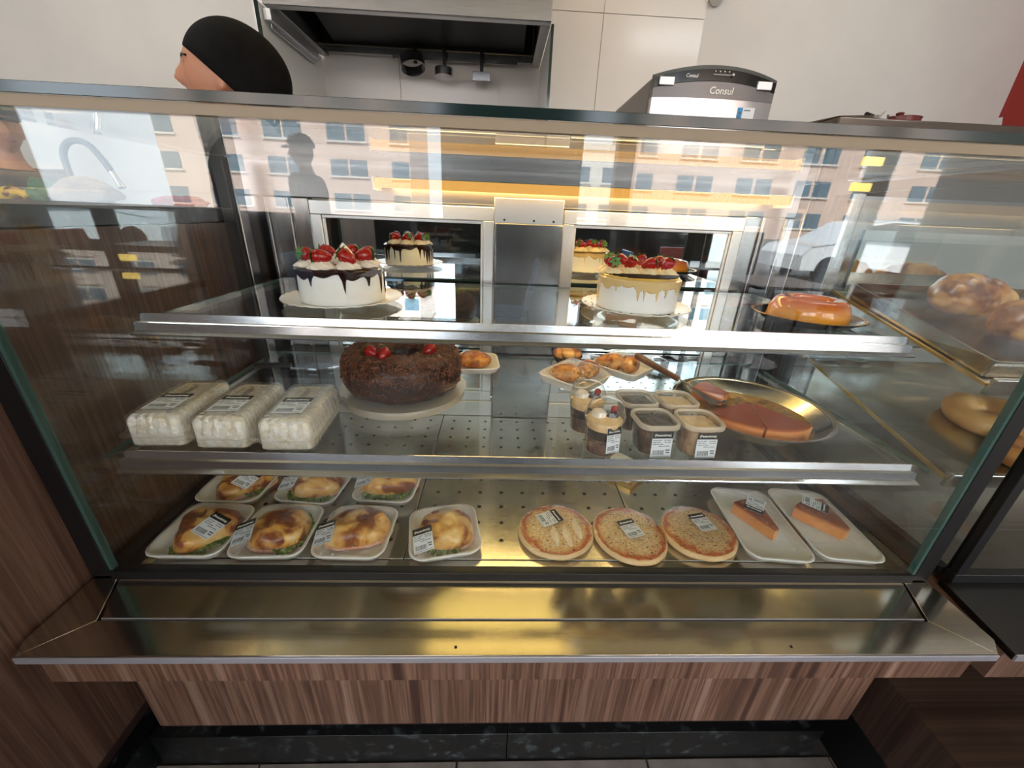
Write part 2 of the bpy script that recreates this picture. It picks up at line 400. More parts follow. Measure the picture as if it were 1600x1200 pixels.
for x0, x1 in ((-0.547, -0.0815), (0.0995, 0.577)):
    fr = B()
    fr.box(x0, x1, 0.586, 0.604, 0.05, 0.082).box(x0, x1, 0.586, 0.604, 0.563, 0.596)
    fr.box(x0, x0 + 0.027, 0.586, 0.604, 0.082, 0.563).box(x1 - 0.027, x1, 0.586, 0.604, 0.082, 0.563)
    d = cp('sliding_door', fr, M['alu'], bevel=0.0015)
    def sub(n, b, m, **k):
        o = part(n, b, m, d, **k); return o
    fi = B()
    fi.box(x0 + 0.0275, x1 - 0.0275, 0.590, 0.5935, 0.0825, 0.090).box(x0 + 0.0275, x1 - 0.0275, 0.590, 0.5935, 0.555, 0.5625)
    fi.box(x0 + 0.0275, x0 + 0.034, 0.590, 0.5935, 0.09, 0.555).box(x1 - 0.034, x1 - 0.0275, 0.590, 0.5935, 0.09, 0.555)
    sub('inner_bead', fi, M['alu'], bevel=0.001)
    sub('mirror_pane', B().box(x0 + 0.0275, x1 - 0.0275, 0.594, 0.599, 0.0825, 0.5625), M['mirror'], smooth=False)
cp('lower_sill', B().box(-0.547, 0.577, 0.58, 0.61, 0.0005, 0.0495), M['alu'], bevel=0.002)
# warm lamp along the header: bright strip underneath, amber ribbed cover in front
M['lampglow'] = emit('warm_lamp_strip', (1.0, 0.64, 0.24, 1), 14.0)
M['lampcover'] = emit('amber_lamp_cover', (1.0, 0.56, 0.13, 1), 0.22)
cp('lamp_housing', B().box(-0.36, 0.64, 0.531, 0.594, 0.637, 0.650), M['steel'], bevel=0.002)
cp('lamp_strip', B().box(-0.34, 0.62, 0.545, 0.585, 0.6345, 0.6365), M['lampglow'], smooth=False)
lcv = B().box(-0.362, 0.642, 0.526, 0.5305, 0.627, 0.648)
for i in range(120): lcv.box(-0.358 + i * 0.0083, -0.3545 + i * 0.0083, 0.5245, 0.526, 0.629, 0.646)
cp('lamp_cover', lcv, M['lampcover'], smooth=False)
for x in (-0.3655, 0.6425):
    cp('lamp_end_cap', B().box(x, x + 0.003, 0.526, 0.594, 0.622, 0.650), M['alu'], smooth=False)
# shelves
def shelf(z, y0, y1, hw, lw):
    s_ = cp('shelf', B().box(-hw, hw, y0, y1, z - 0.006, z), M['shelfglass'], smooth=False)
    e = B().box(-hw, hw, y1 + 0.0002, y1 + 0.001, z - 0.006, z)
    e.box(-hw - 0.001, -hw - 0.0002, y0, y1, z - 0.006, z).box(hw + 0.0002, hw + 0.001, y0, y1, z - 0.006, z)
    part('glass_edge', e, M['glassedge'], s_, smooth=False)
    prof = [(y0 - 0.001, z + 0.012), (y0 - 0.003, z + 0.012), (y0 - 0.006, z + 0.001), (y0 - 0.010, z - 0.001), (y0 - 0.012, z - 0.013), (y0 - 0.022, z - 0.016),
            (y0 - 0.022, z - 0.018), (y0 - 0.001, z - 0.018)]
    xs = [-lw - 0.008 * (1 if p[1] < z else 0) for p in prof], [lw + 0.008 * (1 if p[1] < z else 0) for p in prof]
    lp = B().loft([[(xs[0][i], p[0], p[1]) for i, p in enumerate(prof)], [(xs[1][i], p[0], p[1]) for i, p in enumerate(prof)]])
    part('price_rail', lp, M['lip'], s_, angle=20)
    for sx in (-1, 1):
        part('bracket', B().prism([(sx * (hw - 0.012), y0 + 0.02), (sx * (hw + 0.002), y0 + 0.02), (sx * (hw + 0.002), 0.57), (sx * (hw - 0.012), 0.57)], z - 0.017, z - 0.0065), M['steel'], s_, bevel=0.001)
    return s_
Z1, Z2 = 0.408, 0.205
shelf(Z1, 0.105, 0.555, 0.625, 0.615)
shelf(Z2, 0.034, 0.555, 0.685, 0.645)

# ------------------------------------------------------------------ food materials
def food(name, stops, scale, rough=0.5, bump=0.3, rand=True, dist=0.002, detail=5, **kw):
    t = NT(name); v = t.coords((1, 1, 1), rand=rand); n = t.noise(v, scale, detail, 0.6)
    c = t.ramp(n, stops)
    if bump: t.bump(n, bump, dist)
    return t.set(color=c, rough=rough, **kw)
M['icing'] = food('white_icing', [(0.3, C(240, 238, 236)), (0.7, C(248, 246, 244))], 40, 0.4, 0.1, sss=0.15)
M['choc'] = plain('chocolate_glaze', C(42, 20, 16), 0.14)
M['cream'] = food('whipped_cream', [(0.3, C(242, 226, 205)), (0.7, C(250, 240, 226))], 60, 0.45, 0.2)
M['caramel'] = plain('pale_caramel_glaze', C(226, 196, 140), 0.18)
M['yellowtop'] = food('yellow_glaze', [(0.35, C(238, 190, 70)), (0.65, C(246, 214, 112))], 30, 0.2, 0.1)
M['yellowcream'] = food('butter_cream', [(0.35, C(244, 218, 160)), (0.65, C(250, 232, 188))], 40, 0.4, 0.2)
def strawberry_mat():
    t = NT('strawberry_skin'); v = t.coords((1, 1, 0.8)); vo = t.new('ShaderNodeTexVoronoi'); t.link(v, vo.inputs['Vector']); vo.inputs['Scale'].default_value = 260
    c = t.ramp(vo.outputs['Distance'], [(0.0, C(232, 190, 90)), (0.16, C(182, 30, 24)), (0.7, C(154, 18, 18))])
    t.bump(vo.outputs['Distance'], 0.4, 0.001); return t.set(color=c, rough=0.2)
M['berry'] = strawberry_mat()
M['leaf'] = food('green_calyx', [(0.35, C(58, 104, 44)), (0.65, C(112, 150, 78))], 120, 0.5, 0.2)
M['lettuce'] = food('lettuce_leaf', [(0.35, C(70, 108, 36)), (0.55, C(120, 152, 62)), (0.7, C(180, 196, 110))], 90, 0.45, 0.3)
M['plate'] = plain('white_plate', C(238, 230, 216), 0.25)
M['goldspot'] = plain('chocolate_flake', C(50, 28, 20), 0.5)
def flan_mat(name, top, side, z0, z1):
    t = NT(name); tc = t.new('ShaderNodeTexCoord'); sp = t.new('ShaderNodeSeparateXYZ'); t.link(tc.outputs['Object'], sp.inputs[0])
    mr = t.new('ShaderNodeMapRange'); mr.inputs['From Min'].default_value = z0; mr.inputs['From Max'].default_value = z1; t.link(sp.outputs['Z'], mr.inputs['Value'])
    c = t.ramp(mr.outputs[0], [(0.0, side), (1.0, top)])
    n = t.noise(tc.outputs['Object'], 180, 3); t.bump(n, 0.06, 0.001)
    return t.set(color=c, rough=0.12, sss=0.1, coat=0.5)
M['flan'] = flan_mat('caramel_flan', C(200, 98, 36), C(246, 166, 60), 0.022, 0.042)
M['slice'] = flan_mat('caramel_slice', C(158, 78, 44), C(228, 148, 84), 0.026, 0.031)
M['syrup'] = food('brown_syrup', [(0.35, C(104, 70, 16)), (0.55, C(168, 128, 36)), (0.7, C(120, 84, 24))], 30, 0.12, 0.1, coat=0.6)
M['choccake'] = food('chocolate_icing', [(0.35, C(38, 20, 16)), (0.65, C(66, 34, 26))], 60, 0.28, 0.5, dist=0.004)
M['sprinkle'] = plain('chocolate_sprinkle', C(122, 72, 44), 0.4)
def bread_mat(name, pale, mid, brown, scale=22, lo=0.5):
    t = NT(name); v = t.coords((1, 1, 1), rand=True); n = t.noise(v, scale, 3, 0.5, 0.6); f = t.noise(v, scale * 9, 4)
    c = t.ramp(n, [(lo - 0.14, pale), (lo, mid), (lo + 0.09, brown), (lo + 0.3, tuple(x * 0.55 for x in brown[:3]) + (1,))])
    t.bump(f, 0.25, 0.002); return t.set(color=c, rough=0.35, coat=0.2)
M['pastry'] = bread_mat('golden_pastry', C(238, 206, 140), C(224, 164, 78), C(138, 66, 26), 24, 0.50)
M['bread'] = bread_mat('glazed_bread', C(226, 176, 108), C(196, 132, 70), C(128, 68, 36), 12, 0.5)
M['ringbread'] = bread_mat('plain_bread', C(222, 176, 112), C(204, 152, 90), C(160, 104, 60), 9, 0.55)
M['croquette'] = bread_mat('fried_crumb', C(206, 134, 52), C(186, 110, 36), C(140, 76, 26), 60, 0.5)
M['ham'] = food('pink_ham', [(0.35, C(226, 150, 128)), (0.6, C(240, 196, 172)), (0.7, C(248, 226, 200))], 80, 0.4, 0.3)
M['vanilla'] = food('vanilla_cream', [(0.3, C(232, 190, 130)), (0.7, C(246, 214, 160))], 60, 0.4, 0.6, dist=0.004)
M['mousse'] = food('dark_mousse', [(0.3, C(40, 24, 20)), (0.7, C(66, 42, 36))], 60, 0.35, 0.5, dist=0.004)
M['layers'] = food('cake_layers_dark', [(0.38, C(52, 34, 28)), (0.55, C(96, 66, 52)), (0.68, C(150, 116, 92))], 45, 0.4, 0.2)
M['layers_pale'] = food('cake_layers_pale', [(0.34, C(86, 60, 46)), (0.48, C(186, 150, 116)), (0.66, C(226, 194, 156))], 45, 0.4, 0.2)
def pizza_mat():
    t = NT('pizza_top'); v = t.coords((1, 1, 0), rand=True); tc = t.new('ShaderNodeTexCoord')
    ln = t.new('ShaderNodeVectorMath', operation='LENGTH'); sv = t.new('ShaderNodeVectorMath', operation='MULTIPLY'); sv.inputs[1].default_value = (1, 1, 0)
    t.link(tc.outputs['Object'], sv.inputs[0]); t.link(sv.outputs[0], ln.inputs[0])
    n = t.noise(v, 34, 4); f = t.noise(v, 170, 3); h = t.noise(v, 300, 2)
    ad = t.new('ShaderNodeMath', operation='MULTIPLY_ADD'); ad.inputs[1].default_value = 0.030; t.link(n, ad.inputs[0]); t.link(ln.outputs['Value'], ad.inputs[2])
    base = t.ramp(ad.outputs[0], [(0.062, C(232, 204, 158)), (0.0725, C(226, 180, 122)), (0.0775, C(196, 86, 40)), (0.083, C(206, 112, 60)), (0.0865, C(228, 180, 120))])
    herb = t.ramp(f, [(0.40, C(236, 200, 160)), (0.50, (1, 1, 1, 1)), (0.57, (1, 1, 1, 1)), (0.64, C(140, 110, 66))])
    mx = t.new('ShaderNodeMixRGB', blend_type='MULTIPLY'); mx.inputs[0].default_value = 1; t.link(base, mx.inputs[1]); t.link(herb, mx.inputs[2])
    t.bump(f, 0.5, 0.002)
    return t.set(color=mx.outputs[0], rough=0.35)
M['pizza'] = pizza_mat()
M['dough'] = food('pizza_dough', [(0.3, C(226, 186, 130)), (0.7, C(240, 208, 158))], 40, 0.5, 0.2)
M['chicken'] = food('white_topping', [(0.3, C(240, 214, 180)), (0.7, C(250, 234, 208))], 60, 0.35, 0.3)
M['sponge'] = food('coconut_cake', [(0.3, C(232, 216, 184)), (0.5, C(246, 238, 222)), (0.7, C(252, 249, 244))], 70, 0.6, 0.9, dist=0.004)
M['blacktray'] = plain('black_plastic_tray', C(18, 16, 15), 0.18)
M['goldrim'] = plain('gold_rim', C(190, 150, 70), 0.25, 0.9)
M['goldcard'] = plain('gold_card', C(206, 168, 92), 0.3, 0.6)
M['handle'] = mottled('brown_handle', C(96, 62, 46), C(128, 88, 66), 30, 0.4, stretch=(1, 0.2, 1))
M['board'] = plain('satin_cake_board', C(214, 206, 192), 0.32, 0.55)
M['panlight'] = plain('pan_steel', C(196, 192, 184), 0.16, 1)

# ------------------------------------------------------------------ labels
def label(parent, loc, rot, w_=0.036, h_=0.05, flip=False):
    L = part('label', B().box(-w_ / 2, w_ / 2, -h_ / 2, h_ / 2, 0, 0.0005), M['paper'], parent, loc, rot, smooth=False)
    hh = h_ * 0.27
    part('header', B().box(-w_ / 2, w_ / 2, h_ / 2 - hh, h_ / 2 + 0.0005, 0.0005, 0.0008), M['inkblack'], L, smooth=False)
    link('lettering', text_mesh('(Panamérica)', w_ * 0.155, M['lettering'], 0.0001), L, (0, h_ / 2 - hh * 0.55, 0.0011))
    pr = B(); r = random.Random(3)
    y = h_ / 2 - hh - h_ * 0.07
    for row in range(4):
        x = -w_ * 0.44
        while x < w_ * 0.40:
            d = w_ * r.uniform(0.06, 0.2)
            if r.random() < 0.75: pr.box(x, min(x + d, w_ * 0.44), y - h_ * 0.012, y + h_ * 0.012, 0.0005, 0.0007)
            x += d + w_ * 0.03
        y -= h_ * 0.075
    x = -w_ * 0.40
    while x < w_ * 0.14:
        d = w_ * r.uniform(0.008, 0.028); pr.box(x, x + d, -h_ * 0.40, -h_ * 0.22, 0.0005, 0.0007); x += d + w_ * r.uniform(0.01, 0.03)
    for yy, xx in ((-0.24, 0.20), (-0.33, 0.24)):
        pr.box(w_ * xx, w_ * 0.42, h_ * yy, h_ * (yy + 0.045), 0.0005, 0.0007)
    pr.box(-w_ * 0.44, w_ * 0.44, -h_ * 0.465, -h_ * 0.45, 0.0005, 0.0007)
    o = part('printed_lines', pr, M['ink'], L, smooth=False); o['kind'] = 'stuff'
    return L

# ------------------------------------------------------------------ foam trays, sandwiches
def foam_tray(w_, l_, h=0.017, r=0.026, n=6):
    b = B(); L = lambda s_, z: [(x * (1 - (1 - s_)), y * (1 - (1 - s_)), z) for x, y, _ in rr(w_, l_, r, n)]
    def ins(d, z): return rr(w_ - 2 * d, l_ - 2 * d, max(r - d * 0.6, 0.006), n, z)
    b.loft([ins(0.014, 0), ins(0.009, 0.002), ins(0.002, h - 0.003), ins(0.0, h - 0.001), ins(0.0008, h + 0.0008), ins(0.004, h + 0.0008), ins(0.006, h - 0.002), ins(0.013, 0.005), ins(0.018, 0.0035)])
    return b
def film_dome(w_, l_, r, h, dome, p=2.2, n=6, wob=0.0):
    b = B(); loops = []
    K = 9
    for k in range(K):
        t = 1 - k / K
        loops.append([(x * t, y * t, h + dome * (1 - t ** p) + wob * fbm(x * t * 60, y * t * 60)) for x, y, _ in rr(w_, l_, r, n)])
    b.loft(loops, False, True); return b
def sub_outline(kind, n=56):
    """bread outlines: a plump triangle, a half moon, a folded square"""
    pts = []
    for i in range(n):
        a = 2 * PI * i / n
        if kind == 0: r = 0.052 * (1 + 0.17 * math.cos(3 * a + 0.4)) * (1 + 0.10 * math.cos(a))
        elif kind == 1:
            k = 1 / max(abs(math.cos(a)) ** 2.6 + abs(math.sin(a) / 0.86) ** 2.6, 1e-6) ** (1 / 2.6); r = 0.048 * k * (1 + 0.06 * math.cos(a))
        else:
            r = 0.056 * (1 - 0.30 * max(0, -math.sin(a)) ** 1.5) * (1 + 0.08 * math.cos(2 * a))
        pts.append((r * math.cos(a), r * math.sin(a)))
    return pts
def make_sandwich(lab, x, y, rz, kind, seed, brz, lpos, lrz, tw=0.133, tl=0.134, ham=False, sc_=1.10, lettuce=(3.6, 5.6)):
    t = thing('packaged_sandwich', lab, 'sandwich', (x, y - 0.010, 0.0006), rz, 'wrapped sandwiches on the bottom tray')
    part('foam_tray', foam_tray(tw, tl), M['foam'], t)
    if kind == 0: sc_ *= 0.90
    if kind == 2: sc_ *= 0.95
    ol = [(a * sc_, b_ * sc_) for a, b_ in sub_outline(kind)]
    b = B(); loops = []; H = 0.030
    def hgt(px, py, rho):
        e = max(0.0, 1 - rho ** 3.2) ** 0.5
        ridge = 0.0035 * (math.cos(px * 130 + seed) * math.cos(py * 120 + seed * 2))
        return 0.013 + H * e + ridge * e + 0.003 * fbm(px * 45 + seed, py * 45)
    loops.append([(px * 0.93, py * 0.93, 0.0085) for px, py in ol])
    loops.append([(px * 1.0, py * 1.0, 0.013) for px, py in ol])
    for k in range(1, 11):
        s_ = 1 - k / 11.0; loops.append([(px * s_, py * s_, hgt(px * s_, py * s_, s_)) for px, py in ol])
    b.loft(loops); part('pastry', b, M['pastry'], t, (0, 0, 0), (0, 0, brz), angle=80)
    fl_ = B().loft([[(px * 0.98, py * 0.98, 0.0045) for px, py in ol], [(px * 1.04, py * 1.04, 0.007 + 0.0015 * math.sin(i * 1.7)) for i, (px, py) in enumerate(ol)],
                    [(px * 0.97, py * 0.97, 0.011) for px, py in ol]])
    part('ham_filling', fl_, M['ham'], t, (0, 0, 0), (0, 0, brz), angle=80)
    a0, a1 = lettuce; n = 46
    def lf_(u, v):
        a = a0 + (a1 - a0) * u; i = int((a % (2 * PI)) / (2 * PI) * len(ol)) % len(ol); px, py = ol[i]
        f = 0.90 + 0.38 * v * (0.55 + 0.45 * math.sin(PI * u)); ruf = 0.0045 * v * math.sin(u * 48 + seed) + 0.003 * v * math.sin(u * 105)
        rad = math.hypot(px * f, py * f); f *= min(1.0, 0.0605 / rad)
        return (px * f, py * f, 0.0105 + 0.004 * v * (1 - v) + ruf - 0.003 * v + 0.0012)
    part('lettuce', B().grid(lf_, 90, 5), M['lettuce'], t, (0, 0, 0), (0, 0, brz), angle=180)
    part('cling_film', film_dome(tw - 0.004, tl - 0.004, 0.024, 0.0182, 0.030, 3.0, 6, 0.0006), M['film'], t, angle=180)
    r_ = math.hypot(lpos[0], lpos[1]); tt = min(r_ / 0.07, 1)
    tilt = 0.10 + 0.32 * tt
    ax = Vector((-lpos[1], lpos[0], 0)).normalized() if r_ > 1e-4 else Vector((1, 0, 0))
    rot = (Matrix.Rotation(tilt, 3, ax) @ Matrix.Rotation(lrz, 3, 'Z')).to_euler()
    label(t, (lpos[0], lpos[1], 0.0182 + 0.030 * (1 - tt ** 3.0) + 0.0035), rot, 0.036, 0.048)
    return t
SW = [  # label, x, y, rz, kind, brz, label position, label rz
    ('wrapped sandwich in the front left corner of the case, dark browned pastry with lettuce below', -0.607, 0.085, 0.0, 0, 0.5, (0.036, -0.022), -0.32, {}),
    ('wrapped sandwich second in the front row, label on its left and lettuce along its right', -0.469, 0.085, 0.03, 1, 0.1, (-0.043, -0.030), 0.22, dict(lettuce=(4.9, 7.3))),
    ('wrapped sandwich third in the front row, ham edge in front and lettuce behind', -0.323, 0.085, -0.02, 2, 0.2, (-0.046, -0.030), 0.14, dict(lettuce=(0.0, 1.9))),
    ('wrapped sandwich at the right end of the front row, tray turned askew', -0.158, 0.088, 0.20, 1, -0.1, (-0.040, -0.038), 0.02, dict(lettuce=(4.2, 5.3))),
    ('wrapped sandwich left in the second row, partly hidden under the shelf rail', -0.620, 0.226, -0.02, 0, 0.4, (0.034, -0.025), -0.25, dict(lettuce=(5.0, 7.0))),
    ('dark browned wrapped sandwich in the middle of the second row', -0.458, 0.226, -0.10, 1, 0.3, (-0.040, -0.028), 0.12, dict(lettuce=(3.4, 5.4))),
    ('wrapped sandwich right in the second row with lettuce along its front', -0.300, 0.232, -0.06, 2, 0.15, (-0.046, -0.020), 0.16, dict(lettuce=(3.6, 5.9))),
]
for i, (lab, x, y, rz, kind, brz, lp_, lrz, kw) in enumerate(SW):
    make_sandwich(lab, x, y, rz, kind, i * 1.7 + 0.3, brz, lp_, lrz, **kw)

# ------------------------------------------------------------------ pizzas
def make_pizza(lab, x, y, rz, seed, lpos, lrz, strips=False):
    t = thing('mini_pizza', lab, 'pizza', (x, y + 0.001, 0.0006), rz, 'wrapped mini pizzas')
    def mod(r, z, a, k): return (r * (1 + 0.03 * math.sin(2 * a + seed) + 0.015 * fbm(math.cos(a) * 2 + seed, math.sin(a) * 2)), z)
    part('dough', B().lathe([(0.060, 0), (0.068, 0.001), (0.0725, 0.006), (0.072, 0.011), (0.069, 0.0145), (0.0668, 0.0148)], 48, mod=mod), M['dough'], t, angle=60)
    b = B(); loops = []
    for k in range(9):
        rad = 0.0685 * (1 - k / 9.0); L = []
        for i in range(48):
            a = 2 * PI * i / 48; rm = mod(rad, 0, a, 0)[0]; L.append((rm * math.cos(a), rm * math.sin(a), 0.0148 + 0.0035 * (1 - (rad / 0.0685) ** 6) + 0.0018 * fbm(rm * math.cos(a) * 70 + seed, rm * math.sin(a) * 70)))
        loops.append(L)
    b.loft(loops, False, True); part('cheese_topping', b, M['pizza'], t, angle=180)
    if strips:
        for sx in (-0.006, 0.016, 0.038):
            bb = B(); K = 8; lp = []
            for k in range(K + 1):
                u = k / K; w2 = 0.0085 * math.sin(PI * (0.12 + 0.8 * u)); cy = 0.002 - 0.05 * u + (0.018 if sx > 0.03 else 0); cx = sx + 0.012 * u * (0.3 if sx < 0 else 0.5)
                lp.append([(cx - w2, cy, 0.0175), (cx - w2 * 0.6, cy, 0.0215), (cx + w2 * 0.6, cy, 0.0215), (cx + w2, cy, 0.0175)])
            bb.loft(lp); part('white_topping_strip', bb, M['chicken'], t, angle=60)
    fb = B(); loops = []
    for k in range(8):
        q = 1 - k / 8.0; loops.append([(0.0735 * q * math.cos(2 * PI * i / 40), 0.0735 * q * math.sin(2 * PI * i / 40), 0.0125 + 0.0105 * (1 - q ** 5) + 0.0005 * fbm(q * math.cos(2 * PI * i / 40) * 5 + seed, q * math.sin(2 * PI * i / 40) * 5)) for i in range(40)])
    fb.loft(loops, False, True); part('cling_film', fb, M['film'], t, angle=180)
    label(t, (lpos[0], lpos[1], 0.0245), (0, 0, lrz), 0.035, 0.046)
make_pizza('left mini pizza with white strips on its cheese and a tilted label', 0.060, 0.086, 0, 1.0, (-0.012, 0.018), -0.55 - 1.0 + 0.4, True)
make_pizza('middle mini pizza of the three, set nearest the front glass, herb-specked cheese', 0.205, 0.078, 0, 4.0, (0.0, 0.0), 0.30)
make_pizza('right mini pizza beside the foam trays of caramel flan slices', 0.348, 0.086, 0, 7.0, (0.010, 0.012), 0.22)

# ------------------------------------------------------------------ flan slices
def wedge(b, r0, r1, a0, a1, z0, z1, n=10, cx=0, cy=0, bev=0.002):
    top = [(cx + r1 * math.cos(a0 + (a1 - a0) * i / n), cy + r1 * math.sin(a0 + (a1 - a0) * i / n)) for i in range(n + 1)]
    low = [(cx + r0 * math.cos(a1 - (a1 - a0) * i / n), cy + r0 * math.sin(a1 - (a1 - a0) * i / n)) for i in range(n + 1)] if r0 > 0.004 else [(cx + r0 * math.cos((a0 + a1) / 2), cy + r0 * math.sin((a0 + a1) / 2))]
    return b.prism(top + low, z0, z1)
def make_slice_tray(lab, x, y, rz, ap, ang, lpos, lrz, half):
    t = thing('packaged_flan_slice', lab, 'dessert', (x, y + 0.005, 0.0006), rz, 'wrapped flan slices')
    part('foam_tray', foam_tray(0.127, 0.208, 0.017, 0.026), M['foam'], t)
    b = B(); wedge(b, 0.012, 0.102, ang - half, ang + half, 0.0045, 0.0335, 10, ap[0], ap[1])
    part('flan_slice', b, M['slice'], t, bevel=0.003)
    sy = B().prism([(ap[0] + 0.02 + 0.05 * math.cos(a) * (1 + 0.2 * math.sin(3 * a)), ap[1] + 0.045 * math.sin(ang) + 0.035 * math.sin(a)) for a in [2 * PI * i / 24 for i in range(24)]], 0.004, 0.0044)
    part('cling_film', film_dome(0.123, 0.204, 0.024, 0.0182, 0.019, 4.0, 6, 0.001), M['film'], t, angle=180)
    label(t, (lpos[0], lpos[1], 0.0395), (-0.06, 0, lrz), 0.034, 0.046)
make_slice_tray('wrapped foam tray with a narrow caramel flan slice, next to the right pizza', 0.484, 0.108, -0.10, (0.018, -0.052), 1.85, (0.0, 0.022), 2.55, 0.29)
make_slice_tray('wrapped foam tray with a wide caramel flan slice in the right front corner', 0.619, 0.108, -0.09, (0.030, -0.048), 1.95, (-0.002, 0.026), -2.2, 0.42)

# gold card tray far back on the bottom, under the cups
gt = thing('gold_card_tray', 'gold card tray of pale slices far back on the steel bottom tray', 'tray', (0.255, 0.300, 0.0006), 0.78)
gb = B(); gb.loft([rr(0.100, 0.100, 0.004, 2, 0), rr(0.106, 0.106, 0.004, 2, 0.012), rr(0.104, 0.104, 0.004, 2, 0.012), rr(0.098, 0.098, 0.004, 2, 0.002)])
part('tray_body', gb, M['goldcard'], gt)
for i in range(2):
    part('cake_slice', B().box(-0.042 + i * 0.044, -0.004 + i * 0.044, -0.040, 0.040, 0.0025, 0.024), M['sponge'], gt, bevel=0.004)

# ------------------------------------------------------------------ strawberries and cream
def berry_b(s_=1.0):
    prof = [(0.0012, -0.017), (0.0045, -0.0155), (0.0085, -0.009), (0.0112, -0.001), (0.0118, 0.005), (0.0098, 0.0095), (0.005, 0.0115), (0.001, 0.0115)]
    return B().lathe([(r * s_, z * s_) for r, z in prof], 18)
BERRY = mesh('strawberry', berry_b(), M['berry'], True, 80)
cb = B()
for k in range(7):
    a = 2 * PI * k / 7; d = Vector((math.cos(a), math.sin(a), 0)); p_ = Vector((-math.sin(a), math.cos(a), 0))
    q = [Vector((0, 0, 0.0115)) + d * 0.001 - p_ * 0.0015, Vector((0, 0, 0.0135)) + d * 0.007 - p_ * 0.0032, Vector((0, 0, 0.0115)) + d * 0.0145, Vector((0, 0, 0.0135)) + d * 0.007 + p_ * 0.0032, Vector((0, 0, 0.0115)) + d * 0.001 + p_ * 0.0015]
    cb.add(q, [(0, 1, 2, 3, 4)]); cb.add([v - Vector((0, 0, 0.0006)) for v in q], [(4, 3, 2, 1, 0)])
cb.tube([(0, 0, 0.0115), (0.001, 0, 0.0165)], 0.0012, 6)
CALYX = mesh('calyx', cb, M['leaf'], True, 60)
def strawberry(parent, loc, rot, s_=1.0):
    o = link('strawberry', BERRY, parent, loc, rot); o.scale = (s_, s_, s_)
    link('calyx', CALYX, o); return o
def swirl_b(r, h, lobes=7, tw=2.2):
    K = 14
    def mod(rr_, z, a, k): return (rr_ * (1 + 0.13 * math.cos(lobes * a + tw * k * 0.42)), z)
    return B().lathe([(r * (0.86 if k == 0 else (1 - (k / K) ** 1.25)) + 0.0008, h * k / K) for k in range(K + 1)], 42, mod=mod)
SWIRL = mesh('cream_swirl', swirl_b(0.0235, 0.020), M['cream'], True, 70)
SWIRLY = mesh('cream_swirl', swirl_b(0.0235, 0.018), M['yellowcream'], True, 70)
def drips(r, ztop, depth, seed, nd, maxlen, th=0.0022, edge=0.006, n=240, jag=0.3):
    rd = random.Random(seed); dr = [(rd.uniform(0, 2 * PI), rd.uniform(0.45, 1.0) * maxlen, rd.uniform(0.024, 0.040)) for _ in range(nd)]
    def low(a):
        z = depth * (1 + jag * math.sin(5 * a + seed) + jag * math.sin(11 * a))
        for c, l_, w_ in dr:
            d = abs((a - c + PI) % (2 * PI) - PI)
            if d < w_: z = max(z, l_ * (1 - (d / w_) ** 4))
            elif d < w_ * 3.2: z = max(z, depth + (l_ * 0.22) * (1 - (d - w_) / (w_ * 2.2)) ** 2)
        return z
    loops = []
    for k in range(7):
        u = k / 6; loops.append([((r + th * (1 if u < 0.9 else 0.0)) * math.cos(a), (r + th * (1 if u < 0.9 else 0.0)) * math.sin(a), ztop - edge * 0.25 - (low(a) - edge * 0.25) * u) for a in [2 * PI * i / n for i in range(n)]])
    loops = loops[::-1]
    loops.append([((r - 0.004) * math.cos(a), (r - 0.004) * math.sin(a), ztop + th) for a in [2 * PI * i / n for i in range(n)]])
    return B().loft(loops, False, True)
def plate_b(r):
    def mod(rr_, z, a, k): return (rr_, z + (0.0008 * math.cos(28 * a) if k in (4, 5) else 0))
    return B().lathe([(r * 0.6, 0.0), (r * 0.66, 0.0), (r * 0.7, 0.003), (r * 0.97, 0.0105), (r, 0.0115), (r * 0.995, 0.013), (r * 0.93, 0.0115), (r * 0.74, 0.0062), (r * 0.70, 0.0055)], 84, mod=mod)
# chocolate drip cake
t = thing('chocolate_drip_cake', 'white cake with dark chocolate drips, cream swirls and strawberries on a white plate', 'cake', (-0.372, 0.285, Z1 + 0.0005))
part('plate', plate_b(0.112), M['plate'], t, angle=60)
R1, H1 = 0.079, 0.068
part('cake_body', B().lathe([(R1 - 0.002, 0.006), (R1, 0.008), (R1, H1 - 0.004), (R1 - 0.004, H1)], 64), M['icing'], t, angle=60)
part('chocolate_drip', drips(R1, H1, 0.011, 12, 24, 0.060), M['choc'], t, angle=50)
ringb = [(-2.55, 0.055), (-1.75, 0.058), (-0.95, 0.055), (-0.15, 0.054), (0.65, 0.056), (1.45, 0.056), (2.3, 0.056)]
for k, (a, rad) in enumerate(ringb):
    x, y = rad * math.cos(a), rad * math.sin(a)
    link('cream_swirl', SWIRL, t, (x, y, H1 + 0.002), (0, 0, a))
    strawberry(t, (x * 0.98, y * 0.98 - 0.002, H1 + 0.023), (1.35 + 0.25 * math.sin(k * 2.3), 0.35 * math.sin(k * 1.7), a + (1.9, 0.4, -0.9, 2.4, 1.2, 0.3, 2.0)[k]), 1.12)
o = link('cream_swirl', SWIRL, t, (0.004, 0.018, H1 + 0.002)); o.scale = (1.1, 1.1, 2.0)
